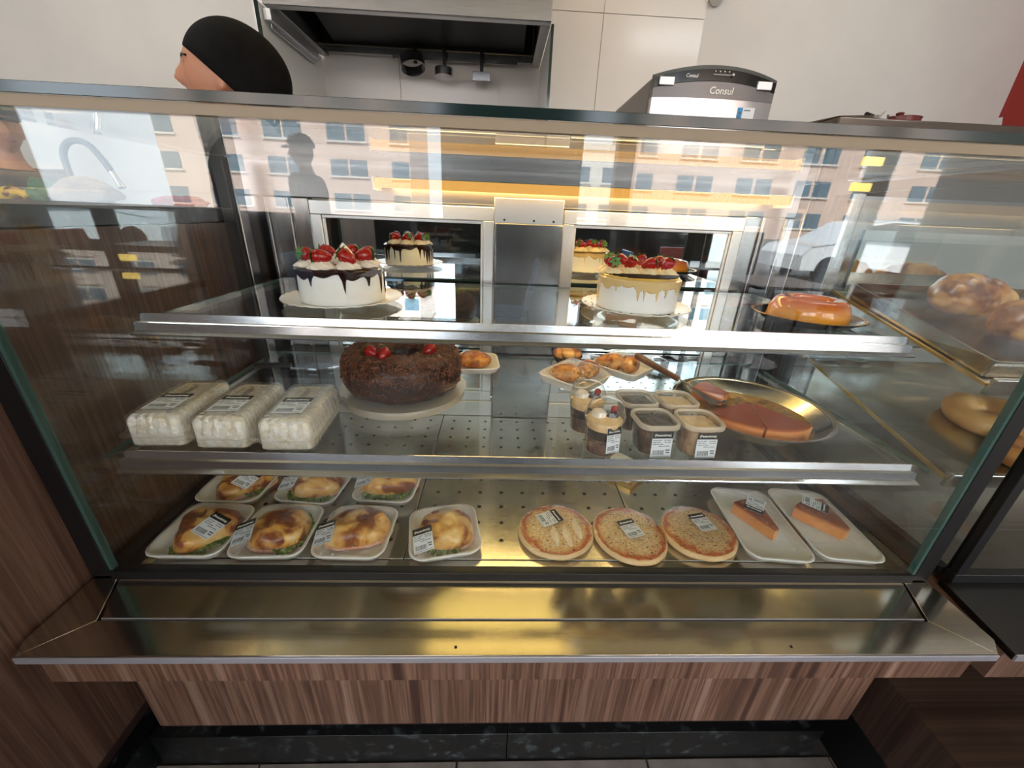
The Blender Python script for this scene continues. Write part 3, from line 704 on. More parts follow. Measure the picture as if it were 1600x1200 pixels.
# caramel drip cake
t = thing('caramel_drip_cake', 'white cake with pale caramel drips, yellow glaze and a row of strawberries', 'cake', (0.219, 0.300, Z1 + 0.0005))
part('plate', plate_b(0.110), M['plate'], t, angle=60)
part('cake_body', B().lathe([(R1 - 0.002, 0.006), (R1, 0.008)] + [(R1 + (0.0012 if k % 2 else -0.0004), 0.010 + 0.054 * k / 14) for k in range(15)] + [(R1 - 0.004, H1)], 64), M['icing'], t, angle=60)
part('caramel_drip', drips(R1, H1, 0.014, 9, 16, 0.056), M['caramel'], t, angle=50)
part('yellow_glaze', B().lathe([(R1 - 0.002, H1 + 0.0022), (R1 - 0.004, H1 + 0.0042), (R1 * 0.4, H1 + 0.0046)], 64), M['yellowtop'], t, angle=60)
zz = []
for k in range(9):
    yy = -0.070 + k * 0.0065; hx = math.sqrt(max(R1 ** 2 - yy ** 2, 0)) * 0.93
    zz.append((-hx if k % 2 else hx, yy, H1 + 0.0054)); zz.append((hx if k % 2 else -hx, yy + 0.002, H1 + 0.0054))
part('chocolate_stripe', B().tube(zz, 0.0009, 5), M['choc'], t)
for k in range(8):
    a = -2.75 + 0.785 * k; x, y = 0.056 * math.cos(a), 0.034 + 0.046 * math.sin(a) if k % 8 < 4 else 0.03 + 0.040 * math.sin(a)
    if k < 4: x, y = -0.057 + 0.038 * k, 0.004 + 0.006 * (k % 2)
    link('cream_swirl', SWIRLY, t, (x, y, H1 + 0.004), (0, 0, a))
    strawberry(t, (x, y - 0.002, H1 + 0.024), ((0.5 if k % 2 else 1.2), 0.3 * math.cos(k), 0.7 * k), 1.02)
rd = random.Random(4)
for k in range(14):
    a = rd.uniform(2.4, 5.6); r_ = rd.uniform(0.086, 0.104)
    part('chocolate_flake', B().box(-0.0025, 0.0025, -0.0008, 0.0008, 0, 0.0008), M['goldspot'], t, (r_ * math.cos(a), r_ * math.sin(a), 0.0075 + (r_ - 0.083) * 0.27), (0, 0, a * 3))
# caramel flan on a black tray
t = thing('caramel_ring_flan', 'whole caramel ring flan on a black fluted tray', 'dessert', (0.545, 0.243, Z1 + 0.0005))
def flmod(r, z, a, k): return (r * (1 + (0.012 * math.cos(36 * a) if r > 0.088 else 0)), z)
part('black_tray', B().lathe([(0.066, 0), (0.070, 0.0), (0.088, 0.010), (0.096, 0.014), (0.0965, 0.0155), (0.090, 0.0145), (0.070, 0.004), (0.066, 0.0035)], 108, mod=flmod), M['blacktray'], t, angle=60)
part('gold_rim', B().lathe([(0.0905, 0.0150), (0.0965, 0.0158), (0.0955, 0.0162), (0.0905, 0.0156)], 108, mod=flmod, caps=(False, False)), M['goldrim'], t)
prof = [(0.020, 0.006), (0.067, 0.004), (0.070, 0.007), (0.0665, 0.030), (0.060, 0.043), (0.050, 0.0475), (0.036, 0.0465), (0.028, 0.040), (0.024, 0.028), (0.021, 0.008)]
part('flan', B().lathe(prof, 72, caps=(True, True)), M['flan'], t, angle=80)

# ------------------------------------------------------------------ chocolate ring cake
t = thing('chocolate_sprinkle_cake', 'big chocolate ring cake covered in sprinkles on a round metal board', 'cake', (-0.268, 0.296, Z2 + 0.0005))
part('metal_board', B().lathe([(0.124, 0.0), (0.130, 0.0), (0.132, 0.003), (0.132, 0.015), (0.135, 0.0165), (0.1352, 0.0185), (0.120, 0.0185), (0.05, 0.018)], 96), M['board'], t, angle=40)
def ringprof():
    out = []; 
    for k in range(25):
        a = -PI / 2 + PI * 2 * k / 24
        ca, sa = math.cos(a), math.sin(a); p = 3.2
        rr_ = (abs(ca) ** p + abs(sa) ** p) ** (-1 / p)
        out.append((0.079 + 0.045 * rr_ * ca, 0.064 + 0.044 * rr_ * sa))
    return out
RP = ringprof()
def cmod(r, z, a, k): return (r + 0.0022 * fbm(math.cos(a) * 4 + z * 30, math.sin(a) * 4, z * 40) * 1.3, z + 0.003 * fbm(math.cos(a) * 3 + r * 20, math.sin(a) * 3, 5))
part('chocolate_ring', B().lathe(RP, 96, mod=cmod, caps=(False, False)), M['choccake'], t, angle=80)
sp = B(); rd = random.Random(11)
for k in range(5200):
    a = rd.uniform(0, 2 * PI); u = rd.random()
    if u < 0.62:
        i = rd.uniform(9.0, 15.5)
    elif u < 0.92: i = rd.uniform(6.8, 9.4)
    else: i = rd.uniform(4.0, 7.0)
    i0 = int(i); f = i - i0; r_ = RP[i0][0] * (1 - f) + RP[i0 + 1][0] * f; z_ = RP[i0][1] * (1 - f) + RP[i0 + 1][1] * f
    r_, z_ = cmod(r_, z_, a, 0)
    nrm = Vector(((r_ - 0.079) * math.cos(a), (r_ - 0.079) * math.sin(a), z_ - 0.064)).normalized()
    c = Vector((r_ * math.cos(a), r_ * math.sin(a), z_)) + nrm * rd.uniform(0.0002, 0.0018)
    d = Vector((rd.gauss(0, 1), rd.gauss(0, 1), rd.gauss(0, 1))); d = (d - nrm * d.dot(nrm) * 0.75).normalized() * rd.uniform(0.0024, 0.0042)
    a_ = d.cross(nrm).normalized() * 0.0008; b_ = a_.cross(d).normalized() * 0.0008
    ring = [a_, b_ * 0.9 - a_ * 0.5, -b_ * 0.9 - a_ * 0.5]
    sp.add([c - d + q for q in ring] + [c + d + q for q in ring], [(0, 1, 4, 3), (1, 2, 5, 4), (2, 0, 3, 5), (2, 1, 0), (3, 4, 5)])
o = part('sprinkles', sp, M['sprinkle'], t, angle=80); o['kind'] = 'stuff'
for x, y, rx, rz in ((-0.046, -0.060, -1.35, 0.9), (-0.018, -0.070, -1.2, -0.2), (0.066, -0.034, -1.3, -0.5), (0.068, -0.006, -1.1, 0.4)):
    strawberry(t, (x, y, 0.1165), (rx, 0.2, rz), 1.0)
part('cream_rosette', swirl_b(0.02, 0.018), M['cream'], t, (0.002, 0.0, 0.072), angle=70)

# ------------------------------------------------------------------ clamshell boxes of white cake
def make_clam(lab, x, y, rz):
    t = thing('clamshell_cake_box', lab, 'cake box', (x, y, Z2 + 0.0008), rz, 'clamshell boxes of white cake')
    W, L, H = 0.092, 0.158, 0.060
    cb_ = B(); loops = []
    for z, d in ((0.004, 0.007), (0.008, 0.004), (0.05, 0.005), (0.056, 0.009)):
        loops.append([(px + 0.0012 * fbm(px * 90, py * 90, z * 80), py + 0.0012 * fbm(py * 90, px * 90, z * 90), z) for px, py, _ in rr(W - 2 * d, L - 2 * d, 0.010, 5)])
    cb_.loft(loops); part('white_cake', cb_, M['sponge'], t, angle=60)
    def ring(d, z, ribs=0.0):
        base = rr(W - 2 * d, L - 2 * d, 0.012, 3); out = []
        n = 120; per = []
        seg = [(Vector(base[i]), Vector(base[(i + 1) % len(base)])) for i in range(len(base))]
        tot = sum((b2 - a2).length for a2, b2 in seg); s_ = 0; i = 0; acc = 0
        for k in range(n):
            tgt = tot * k / n
            while acc + (seg[i][1] - seg[i][0]).length < tgt: acc += (seg[i][1] - seg[i][0]).length; i += 1
            p = seg[i][0].lerp(seg[i][1], (tgt - acc) / max((seg[i][1] - seg[i][0]).length, 1e-9)); q = 1 - ribs * (1 if (k // 2) % 2 else 0) / 0.05
            out.append((p.x * q, p.y * q, z))
        return out
    sh = B().loft([ring(0.010, 0.0005), ring(0.004, 0.003, 0.001), ring(0.0, 0.024, 0.001), ring(-0.006, 0.026), ring(-0.006, 0.028), ring(0.0, 0.030, 0.001), ring(0.004, 0.056, 0.0022), ring(0.010, 0.0615, 0.0022), ring(0.022, 0.0620), ring(0.024, 0.0605), ring(0.040, 0.0605)], True, True)
    part('clear_clamshell', sh, M['plastic'], t, angle=30)
    rb = B()
    for k in range(15):
        yy = -L / 2 + 0.014 + k * (L - 0.028) / 14
        for sx in (-1, 1):
            rb.tube([(sx * (W / 2 - 0.024), yy, 0.0618), (sx * (W / 2 - 0.012), yy, 0.0622), (sx * (W / 2 - 0.005), yy, 0.058), (sx * (W / 2 - 0.002), yy, 0.034)], 0.0016, 5)
    o = part('lid_ribs', rb, M['plastic'], t, angle=80); o['kind'] = 'stuff'
    label(t, (0.0, -0.026, 0.0634), (0, 0, 0), 0.048, 0.056)
make_clam('clamshell box of white cake nearest the left end of the middle shelf', -0.618, 0.130, 0.05)
make_clam('clamshell box of white cake in the middle of the three', -0.514, 0.127, 0.04)
make_clam('clamshell box of white cake beside the chocolate ring cake', -0.410, 0.124, 0.06)

# ------------------------------------------------------------------ foam trays of fried snacks
def make_snack(lab, x, y, rz, w_, l_, items):
    t = thing('packaged_croquettes', lab, 'snack', (x, y, Z2 + 0.0006), rz, 'wrapped trays of fried snacks')
    part('foam_tray', foam_tray(w_, l_, 0.022, 0.02), M['foam'], t)
    for (px, py, a) in items:
        def egg(p, q): return (q.x * (1 - 0.35 * p.y), q.y, q.z * (1 - 0.25 * p.y))
        part('croquette', B().sphere((0, 0, 0), (0.026, 0.038, 0.022), 20, 12, egg), M['croquette'], t, (px, py, 0.0285), (0, 0, a), angle=180)
    part('cling_film', film_dome(w_ - 0.004, l_ - 0.004, 0.018, 0.0232, 0.030, 2.4, 6, 0.001), M['film'], t, angle=180)
make_snack('wrapped foam tray with two fried croquettes near the centre pillar', 0.128, 0.385, 0.80, 0.138, 0.138, ((-0.028, 0.012, 0.5), (0.03, -0.016, 1.9)))
make_snack('wrapped foam tray with croquettes on its left half, behind the pan handle', 0.275, 0.470, 0.78, 0.140, 0.140, ((-0.034, 0.022, 0.6), (-0.020, -0.026, 2.1)))
# small dark bowl with round biscuits behind the snacks
t = thing('biscuit_bowl', 'small dark dish of round brown biscuits behind the croquette trays', 'dish', (0.132, 0.530, Z2 + 0.0006))
part('dark_dish', B().lathe([(0.026, 0), (0.030, 0.001), (0.042, 0.018), (0.0425, 0.020), (0.039, 0.0185), (0.028, 0.004)], 36), M['blacktray'], t)
for k, (px, py, pz, rx) in enumerate(((-0.020, 0.004, 0.022, 0.5), (0.002, -0.006, 0.026, 0.45), (0.022, 0.006, 0.024, 0.5), (0.0, 0.020, 0.03, 0.3))):
    part('biscuit', B().lathe([(0.016, -0.006), (0.020, -0.003), (0.020, 0.002), (0.014, 0.006)], 24), M['bread'], t, (px, py, pz), (rx, 0.1 * k, 0), angle=60)
# tray of brown pastry behind the chocolate cake
t = thing('packaged_pastry', 'foam tray with a brown pastry half hidden behind the chocolate ring cake', 'pastry', (-0.125, 0.47, Z2 + 0.0006), 0.1)
part('foam_tray', foam_tray(0.13, 0.13), M['foam'], t)
part('pastry', B().sphere((0, 0, 0), (0.046, 0.046, 0.018), 24, 10), M['croquette'], t, (0, 0, 0.021), angle=180)
# cake server lying on the shelf at the left
t = thing('cake_server', 'steel cake server lying on the left end of the middle shelf', 'utensil', (-0.565, 0.44, Z2 + 0.0008), 0.15)
part('blade', B().prism([(-0.02, -0.012), (0.05, -0.028), (0.11, -0.004), (0.05, 0.022), (-0.02, 0.010)], 0.0, 0.0015), M['chrome'], t)
part('handle', B().loft([[(x, y * k, z) for y, z in ((-0.012, 0.001), (0.012, 0.001), (0.012, 0.008), (-0.012, 0.008))] for x, k in ((-0.02, 0.8), (-0.06, 1.0), (-0.095, 1.1), (-0.105, 0.8))]), M['black'], t, bevel=0.002)

# ------------------------------------------------------------------ round pan with flan
t = thing('round_flan_pan', 'wide round steel pan with three flan slices left in brown syrup', 'pan', (0.470, 0.222, Z2 + 0.0006))
PR = 0.152
part('pan_body', B().lathe([(0.118, 0), (0.124, 0.001), (PR - 0.006, 0.024), (PR, 0.026), (PR + 0.001, 0.0275), (PR - 0.005, 0.0272), (PR - 0.010, 0.024), (0.122, 0.0035), (0.117, 0.002)], 96), M['panlight'], t, angle=40)
part('syrup', B().lathe([(0.1205, 0.0021), (0.1215, 0.0032), (0.118, 0.0034)], 72), M['syrup'], t)
for a0, a1 in ((3.55, 4.38), (4.42, 5.25)):
    part('flan_slice', wedge(B(), 0.012, 0.119, a0, a1, 0.0036, 0.033, 14), M['slice'], t, bevel=0.003)
part('flan_slice', wedge(B(), 0.05, 0.116, 1.95, 2.45, 0.0036, 0.033, 10), M['slice'], t, bevel=0.003)
t = thing('serving_spatula', 'serving spatula with brown handle propped on the rim of the flan pan', 'utensil', (0.355, 0.335, Z2 + 0.03), -0.95)
part('handle', B().tube([(-0.115, 0, 0.030), (-0.11, 0, 0.0292), (-0.05, 0, 0.018), (0.01, 0, 0.008)], [0.006, 0.0085, 0.008, 0.0065], 12), M['handle'], t, angle=60)
part('neck', B().tube([(0.01, 0, 0.008), (0.035, 0, 0.0035), (0.045, 0, 0.002)], 0.0025, 8), M['chrome'], t)
part('blade', B().add([(0.04, -0.008, 0.0025), (0.11, -0.03, -0.008), (0.12, 0.02, -0.009), (0.04, 0.008, 0.0025), (0.04, -0.008, 0.001), (0.11, -0.03, -0.0095), (0.12, 0.02, -0.0105), (0.04, 0.008, 0.001)],
     [(0, 1, 2, 3), (7, 6, 5, 4), (0, 4, 5, 1), (1, 5, 6, 2), (2, 6, 7, 3), (3, 7, 4, 0)]), M['chrome'], t)

# ------------------------------------------------------------------ dessert cups and tubs
def make_cup(lab, x, y, rz):
    t = thing('dessert_cup', lab, 'dessert cup', (x, y, Z2 + 0.0006), rz, 'round dessert cups with dome lids')
    prof = [(0.026, 0), (0.0275, 0.001), (0.033, 0.062), (0.0345, 0.064), (0.0345, 0.066), (0.032, 0.066)]
    part('cup', B().lathe(prof, 40, caps=(True, False)), M['cup'], t, angle=50)
    part('cake_layer', B().lathe([(0.0255, 0.0015), (0.0285, 0.030), (0.028, 0.031)], 36), M['layers'], t)
    part('chocolate_layer', B().lathe([(0.0286, 0.0312), (0.0302, 0.048), (0.0300, 0.0485)], 36), M['choc'], t)
    part('cream_layer', B().lathe([(0.0303, 0.0487), (0.0315, 0.060), (0.024, 0.067), (0.01, 0.070)], 36), M['vanilla'], t, angle=60)
    part('chocolate_puddle', B().lathe([(0.016, 0.067), (0.015, 0.0705), (0.008, 0.0716)], 24, 0.008, 0.002), M['choc'], t, angle=60)
    part('cherry', B().sphere((0.018, 0.010, 0.0745), 0.0062), M['berry'], t)
    part('white_scoop', B().sphere((-0.011, 0.0, 0.0700), (0.013, 0.015, 0.009)), M['cream'], t)
    part('dome_lid', B().lathe([(0.0355, 0.0655), (0.0355, 0.069), (0.0335, 0.070), (0.0315, 0.082), (0.026, 0.092), (0.016, 0.098), (0.006, 0.0995)], 40, caps=(False, True)), M['cup'], t, angle=50)
    Lb = B(); n = 10
    label(t, (0.0105, -0.0300, 0.036), (PI / 2 - 0.09, 0, 0.33), 0.026, 0.046)
make_cup('round dessert cup with dome lid, nearest the front rail', 0.122, 0.080, 0.0)
make_cup('round dessert cup with dome lid, behind the other round cup', 0.108, 0.155, -0.15)
def make_tub(lab, x, y, rz, pale, lab_on=True):
    t = thing('dessert_tub', lab, 'dessert tub', (x, y, Z2 + 0.0006), rz, 'square dessert tubs')
    def rg(s_, z, r=0.018): return rr(s_, s_, r, 5, z)
    part('tub', B().loft([rg(0.050, 0), rg(0.053, 0.001), rg(0.065, 0.058), rg(0.0635, 0.058), rg(0.0515, 0.002)], True, True), M['tubplastic'], t, angle=50)
    part('dessert_layers', B().loft([rg(0.0505, 0.0025), rg(0.0605, 0.052), rg(0.058, 0.053)]), M['layers_pale' if pale else 'layers'], t, angle=50)
    def top(u, v):
        px, py = (u - 0.5) * 0.050, (v - 0.5) * 0.050; q = max(abs(u - 0.5), abs(v - 0.5)) * 2
        return (px * 1.1, py * 1.1, 0.0525 + (0.006 if pale else 0.004) * (1 - q ** 2) + 0.0022 * fbm(px * 120 + x * 9, py * 120))
    part('topping', B().grid(top, 18, 18), M['vanilla' if pale else 'mousse'], t, angle=180)
    part('lid_rim', B().loft([rg(0.0665, 0.054), rg(0.071, 0.055), rg(0.0715, 0.062), rg(0.0695, 0.0635), rg(0.0655, 0.0635), rg(0.0635, 0.0615), rg(0.0625, 0.060)], False, False), M['rimplastic'], t, angle=50)
    part('lid', B().loft([rg(0.0628, 0.0604), rg(0.0628, 0.0608)]), M['lidclear'], t, smooth=False)
    if lab_on: label(t, (0.004, -0.0322, 0.0275), (PI / 2 - 0.125, 0, 0), 0.036, 0.048)
make_tub('square tub of dark chocolate dessert, front row', 0.212, 0.086, 0.06, False)
make_tub('square tub of pale vanilla dessert, front row', 0.290, 0.086, 0.04, True)
make_tub('square tub of dark chocolate dessert, back row', 0.206, 0.168, 0.05, False)
make_tub('square tub of pale vanilla dessert, back row', 0.284, 0.168, 0.02, True)

# ------------------------------------------------------------------ left counter: wood end panel, granite top
lc = thing('side_counter', 'wood-panelled counter with a dark granite top left of the display case', 'counter', (-1.5, 0.2, FLOOR))
lp = lambda n, b, m, **k: wpart(n, b, m, lc, **k)
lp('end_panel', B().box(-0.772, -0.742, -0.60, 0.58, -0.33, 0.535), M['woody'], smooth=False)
lp('end_panel_edge', B().box(-0.771, -0.7425, -0.60, 0.58, -0.336, -0.33), M['wooddark'], smooth=False)
lp('front_panel', B().box(-2.6, -0.7725, -0.62, -0.602, -0.33, 0.535), M['woodx'], smooth=False)
lp('granite_top', B().box(-2.6, -0.745, -0.64, 0.60, 0.536, 0.568), M['granite'], bevel=0.002)
lp('counter_base', B().box(-2.6, -0.85, -0.50, 0.56, FLOOR, -0.337), M['wooddark'], smooth=False)
lp('granite_skirting', B().box(-0.849, -0.812, -0.50, 0.56, FLOOR, -0.50), M['granite'], smooth=False)
# gooseneck tap and things on the left counter
t = thing('gooseneck_tap', 'black gooseneck tap with a chrome spout on the left counter', 'tap', (-1.04, 0.52, 0.5685))
pts = [(0, 0, 0.0), (0, 0, 0.085)] + [(0.040 - 0.040 * math.cos(a), 0, 0.085 + 0.040 * math.sin(a)) for a in [PI * k / 12 for k in range(1, 10)]] + [(0.086, 0, 0.085), (0.094, 0, 0.066)]
part('neck', B().tube(pts, 0.0065, 12), M['darksteel'], t, angle=60)
part('spout', B().tube([(0.094, 0, 0.066), (0.104, 0, 0.042), (0.107, 0, 0.034)], [0.006, 0.006, 0.008], 12), M['chrome'], t, angle=60)
part('tap_base', B().lathe([(0.020, 0), (0.020, 0.006), (0.012, 0.012)], 20), M['chrome'], t)
M['greencloth'] = food('green_sponge', [(0.3, C(48, 92, 66)), (0.7, C(86, 132, 98))], 40, 0.9, 0.6, dist=0.01)
M['browncloth'] = food('brown_paper_bag', [(0.3, C(120, 100, 84)), (0.7, C(168, 146, 124))], 16, 0.8, 0.8, dist=0.02)
M['redcloth'] = food('red_cloth', [(0.3, C(150, 44, 40)), (0.7, C(190, 76, 66))], 16, 0.9, 0.6, dist=0.02)
def lump(name, lab, cat, x, y, z, r, m, seed):
    def fn(p, q):
        k = 1 + 0.28 * fbm(p.x * 1.6 + seed, p.y * 1.6, p.z * 1.6); z_ = max(q.z * k, -r[2] * 0.55)
        return (q.x * k, q.y * k, z_)
    return solid(name, B().sphere((0, 0, 0), r, 28, 16, fn), m, lab, cat, loc=(x, y, z + r[2] * 0.55 + 0.0005), angle=180)
lump('green_sponge', 'green sponge at the foot of the black gooseneck tap', 'sponge', -1.050, 0.46, 0.5685, (0.026, 0.022, 0.030), M['greencloth'], 2.0)
lump('paper_bag', 'crumpled brown paper bag under the curved tap', 'bag', -0.955, 0.45, 0.5685, (0.062, 0.035, 0.030), M['browncloth'], 4.0)
lump('red_cloth', 'rumpled red cloth on the left counter beside the case', 'cloth', -0.815, 0.53, 0.5685, (0.055, 0.045, 0.014), M['redcloth'], 6.5)

# ------------------------------------------------------------------ right neighbour: bread case
bc = thing('bread_case', 'neighbouring glass bread case at the right edge', 'display case', (1.2, 0.25, FLOOR))
bp = lambda n, b, m, **k: wpart(n, b, m, bc, **k)
bp('front_glass', B().box(0.80, 1.75, -0.010, -0.002, -0.004, 0.66), M['glass'], smooth=False)
bp('side_glass', B().box(0.782, 0.789, 0.0, 0.50, -0.004, 0.66), M['glass'], smooth=False)
bp('side_glass_edge', B().box(0.789, 0.7995, -0.0105, -0.001, -0.004, 0.66), M['glassedge'], smooth=False)
bp('black_corner_strip', B().box(0.782, 0.80, -0.012, 0.006, -0.006, 0.662), M['black'], bevel=0.001)
bp('bottom_seal', B().box(0.78, 1.75, -0.0135, 0.003, -0.0098, 0.010), M['black'], bevel=0.001)
bp('black_side_strip', B().box(0.775, 0.795, 0.008, 0.55, -0.0085, 0.006), M['black'], smooth=False)
bp('rear_post', B().box(0.775, 0.81, 0.51, 0.545, 0.0, 0.66), M['steel_y'], bevel=0.002)
bp('rear_panel', B().box(0.812, 1.75, 0.585, 0.61, 0.0, 0.66), M['steel_y'], smooth=False)
bp('rear_door_pane', B().box(0.90, 1.75, 0.578, 0.584, 0.06, 0.58), M['mirror'], smooth=False)
bp('case_floor', B().box(0.80, 1.75, 0.004, 0.58, -0.02, -0.002), M['tray_steel'], smooth=False)
bp('ledge', B().prism([(0.742, -0.142), (1.75, -0.142), (1.75, -0.004), (0.768, -0.004)], -0.022, -0.0085), M['darksteel'], bevel=0.0008)
bp('ledge_lip', B().box(0.742, 1.75, -0.145, -0.1425, -0.0205, -0.0085), M['glintedge'], smooth=False)
bp('apron', B().box(0.742, 1.75, -0.132, 0.60, -0.082, -0.0225), M['woodx'], smooth=False)
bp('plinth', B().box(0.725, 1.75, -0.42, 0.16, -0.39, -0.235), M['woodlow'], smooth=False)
bp('pedestal', B().box(0.80, 1.75, 0.17, 0.55, FLOOR, -0.083), M['wooddark'], smooth=False)
bp('plinth_base', B().box(0.77, 1.75, -0.38, 0.15, FLOOR, -0.391), M['black'], smooth=False)
def slope(y0, z0, y1, z1): return Matrix.Translation((0, y0, z0)) @ Matrix.Rotation(math.atan2(z1 - z0, y1 - y0), 4, 'X')
for (y0, z0, y1, z1) in ((0.105, 0.338, 0.50, 0.432), (0.090, 0.150, 0.50, 0.245)):
    L = math.hypot(y1 - y0, z1 - z0); m4 = slope(y0, z0, y1, z1)
    s_ = bp('sloped_shelf', B().box(0.805, 1.74, 0.0, L, -0.006, 0.0).xf(m4), M['tray_steel'], bevel=0.001)
    part('shelf_rail', B().box(0.80, 1.745, -0.010, -0.001, -0.018, 0.016).xf(m4), M['lip'], s_, bevel=0.002)
    part('gold_edge', B().box(0.7985, 0.8045, 0.0, L, -0.004, 0.002).xf(m4), M['goldcard'], s_, smooth=False)
M4 = slope(0.105, 0.338, 0.50, 0.432)
bt = thing('bread_tray', 'steel baking tray tilted toward the glass in the bread case', 'tray', tuple(M4 @ Vector((0.81, 0.02, 0.0008)))); bt.rotation_euler = M4.to_euler()
tb = B(); W_, L_, h_ = 0.62, 0.345, 0.034
def rg2(d, z): return [(x + W_ / 2, y + L_ / 2, z) for x, y, _ in rr(W_ - 2 * d, L_ - 2 * d, 0.01, 3)]
tb.loft([rg2(0.003, 0), rg2(0, 0.002), rg2(-0.002, h_), rg2(-0.005, h_), rg2(-0.005, h_ + 0.002), rg2(0.0, h_ + 0.002), rg2(0.002, 0.004), rg2(0.006, 0.002)])
part('tray_body', tb, M['tray_steel'], bt)
def loaf(lab, loc, rot, ln, r, seed, m=None, name='sweet_bread'):
    b = B(); K = 30; lo = []
    for k in range(K + 1):
        u = k / K; e = math.sin(PI * (0.02 + 0.96 * u)) ** 0.55; bend = 0.12 * ln * math.sin(PI * u)
        rr_ = r * e * (1 + 0.07 * math.cos(u * 34)); L = []
        for i in range(24):
            a = 2 * PI * i / 24; wv = 1 + 0.05 * math.sin(u * 30 + 2 * a + seed)
            L.append(((u - 0.5) * ln, bend - 0.06 * ln + rr_ * wv * math.cos(a), max(rr_ * wv * 0.78 * math.sin(a), -r * 0.5)))
        lo.append(L)
    b.loft(lo)
    return solid(name, b, m or M['bread'], lab, 'bread', 'loaves in the bread case', loc, rot, angle=180)
tl = M4.to_euler().x
def ontray(x, y, z): return tuple(M4 @ Vector((x, y, z)))
loaf('glazed bread loaf at the left back of the tilted tray', ontray(1.035, 0.295, 0.0395), (tl, 0, 0.15), 0.20, 0.058, 1.0)
loaf('glazed bread loaf at the front of the tilted tray', ontray(1.06, 0.155, 0.0395), (tl, 0, 0.1), 0.24, 0.060, 3.0)
loaf('glazed bread loaf farthest right on the tilted tray', ontray(1.285, 0.285, 0.0395), (tl, 0, 0.5), 0.19, 0.056, 5.0)
M5 = slope(0.090, 0.150, 0.50, 0.245); tl5 = M5.to_euler().x
def ring_bread(lab, x, y, r0, r1, seed):
    def mod(r, z, a, k): return (r * (1 + 0.04 * math.sin(2 * a + seed)), z * (1 + 0.10 * math.sin(3 * a + seed)))
    prof = [(r0 + r1 * math.cos(a), r1 * 0.85 * math.sin(a) + r1 * 0.7) for a in [-PI / 2 + 2 * PI * k / 16 for k in range(17)]]
    prof = [(r, max(z, 0.0008)) for r, z in prof]
    o = solid('ring_bread', B().lathe(prof, 40, mod=mod, caps=(False, False)), M['ringbread'], lab, 'bread', 'ring breads in the bread case', tuple(M5 @ Vector((x, y, 0.001))), (tl5, 0, 0), angle=180)
ring_bread('pale ring bread on the lower sloped shelf, farther from the glass', 1.035, 0.165, 0.045, 0.030, 1.0)
ring_bread('pale ring bread on the lower sloped shelf, close to the glass', 1.00, 0.045, 0.030, 0.026, 2.5)

# ------------------------------------------------------------------ kitchen: hood, partitions, utensils
hd = thing('range_hood', 'steel range hood with a dark open underside above the kitchen wall', 'hood', (-0.44, 1.72, 1.275))
hp = lambda n, b, m, **k: wpart(n, b, m, hd, **k)
hp('front_panel', B().box(-0.985, 0.115, 1.448, 1.456, 1.275, 1.75), M['steel'], bevel=0.002)
hp('front_gutter', B().box(-0.985, 0.115, 1.4565, 1.49, 1.275, 1.29), M['alu'], bevel=0.002)
hp('side_panel', B().box(-0.985, -0.945, 1.4905, 1.985, 1.275, 1.75), M['steel'], bevel=0.002)
hp('side_panel', B().box(0.075, 0.115, 1.4905, 1.985, 1.275, 1.75), M['steel'], bevel=0.002)
hp('rear_gutter', B().box(-0.944, 0.074, 1.955, 1.985, 1.285, 1.315), M['steel'], bevel=0.002)
hp('inner_liner', B().box(-0.944, 0.074, 1.4905, 1.954, 1.50, 1.51), M['darksteel'], smooth=False)
hp('inner_back', B().box(-0.944, 0.074, 1.944, 1.954, 1.316, 1.4995), M['darksteel'], smooth=False)
hp('grease_filter', B().add([(-0.90, 1.50, 1.40), (0.03, 1.50, 1.40), (0.03, 1.94, 1.325), (-0.90, 1.94, 1.325), (-0.90, 1.50, 1.41), (0.03, 1.50, 1.41), (0.03, 1.94, 1.335), (-0.90, 1.94, 1.335)],
   [(3, 2, 1, 0), (4, 5, 6, 7), (0, 1, 5, 4), (1, 2, 6, 5), (2, 3, 7, 6), (3, 0, 4, 7)]), M['black'], smooth=False)
M['panelwhite'] = plain('partition_white', C(222, 224, 220), 0.18)
pl = thing('partition_panel', 'white side partition left of the hood', 'partition', (-0.992, 1.72, FLOOR))
wpart('panel', B().box(-0.998, -0.987, 1.42, 1.99, FLOOR, 1.274), M['panelwhite'], pl, smooth=False)
wpart('dark_edge', B().box(-0.999, -0.986, 1.414, 1.4195, FLOOR, 1.274), M['darkedge'], pl, smooth=False)
pl = thing('partition_panel', 'narrow glass-edged partition right of the hood', 'partition', (0.122, 1.75, FLOOR))
wpart('panel', B().box(0.117, 0.126, 1.47, 1.99, FLOOR, 1.274), M['panelwhite'], pl, smooth=False)
wpart('dark_edge', B().box(0.116, 0.127, 1.464, 1.4695, FLOOR, 1.274), M['darkedge'], pl, smooth=False)
solid('light_rail', B().box(-0.984, -0.955, 1.44, 1.88, 1.225, 1.262).box(-0.972, -0.967, 1.46, 1.86, 1.205, 1.225), M['alu'], 'grey metal rail along the top of the left partition', 'rail', bevel=0.003)
rl = solid('utensil_rail', B().box(-0.62, 0.0, 1.940, 1.950, 1.270, 1.284), M['steel'], 'thin steel rail under the hood that utensils hang from', 'rail', bevel=0.001)
def handle_strap(t, x, z0, z1, y=1.925): wpart('handle', B().box(x - 0.009, x + 0.009, y, y + 0.003, z0, z1), M['darksteel'], t, bevel=0.001)
t = thing('ring_mould', 'wide steel ring mould hanging by its strap under the hood', 'mould', (-0.512, 1.90, 1.20))
rb_ = B(); n = 40
rb_.loft([[(r * math.cos(2 * PI * i / n), r * math.sin(2 * PI * i / n), z) for i in range(n)] for r, z in ((0.060, -0.022), (0.060, 0.022), (0.057, 0.022), (0.057, -0.022), (0.060, -0.022))], False, False)
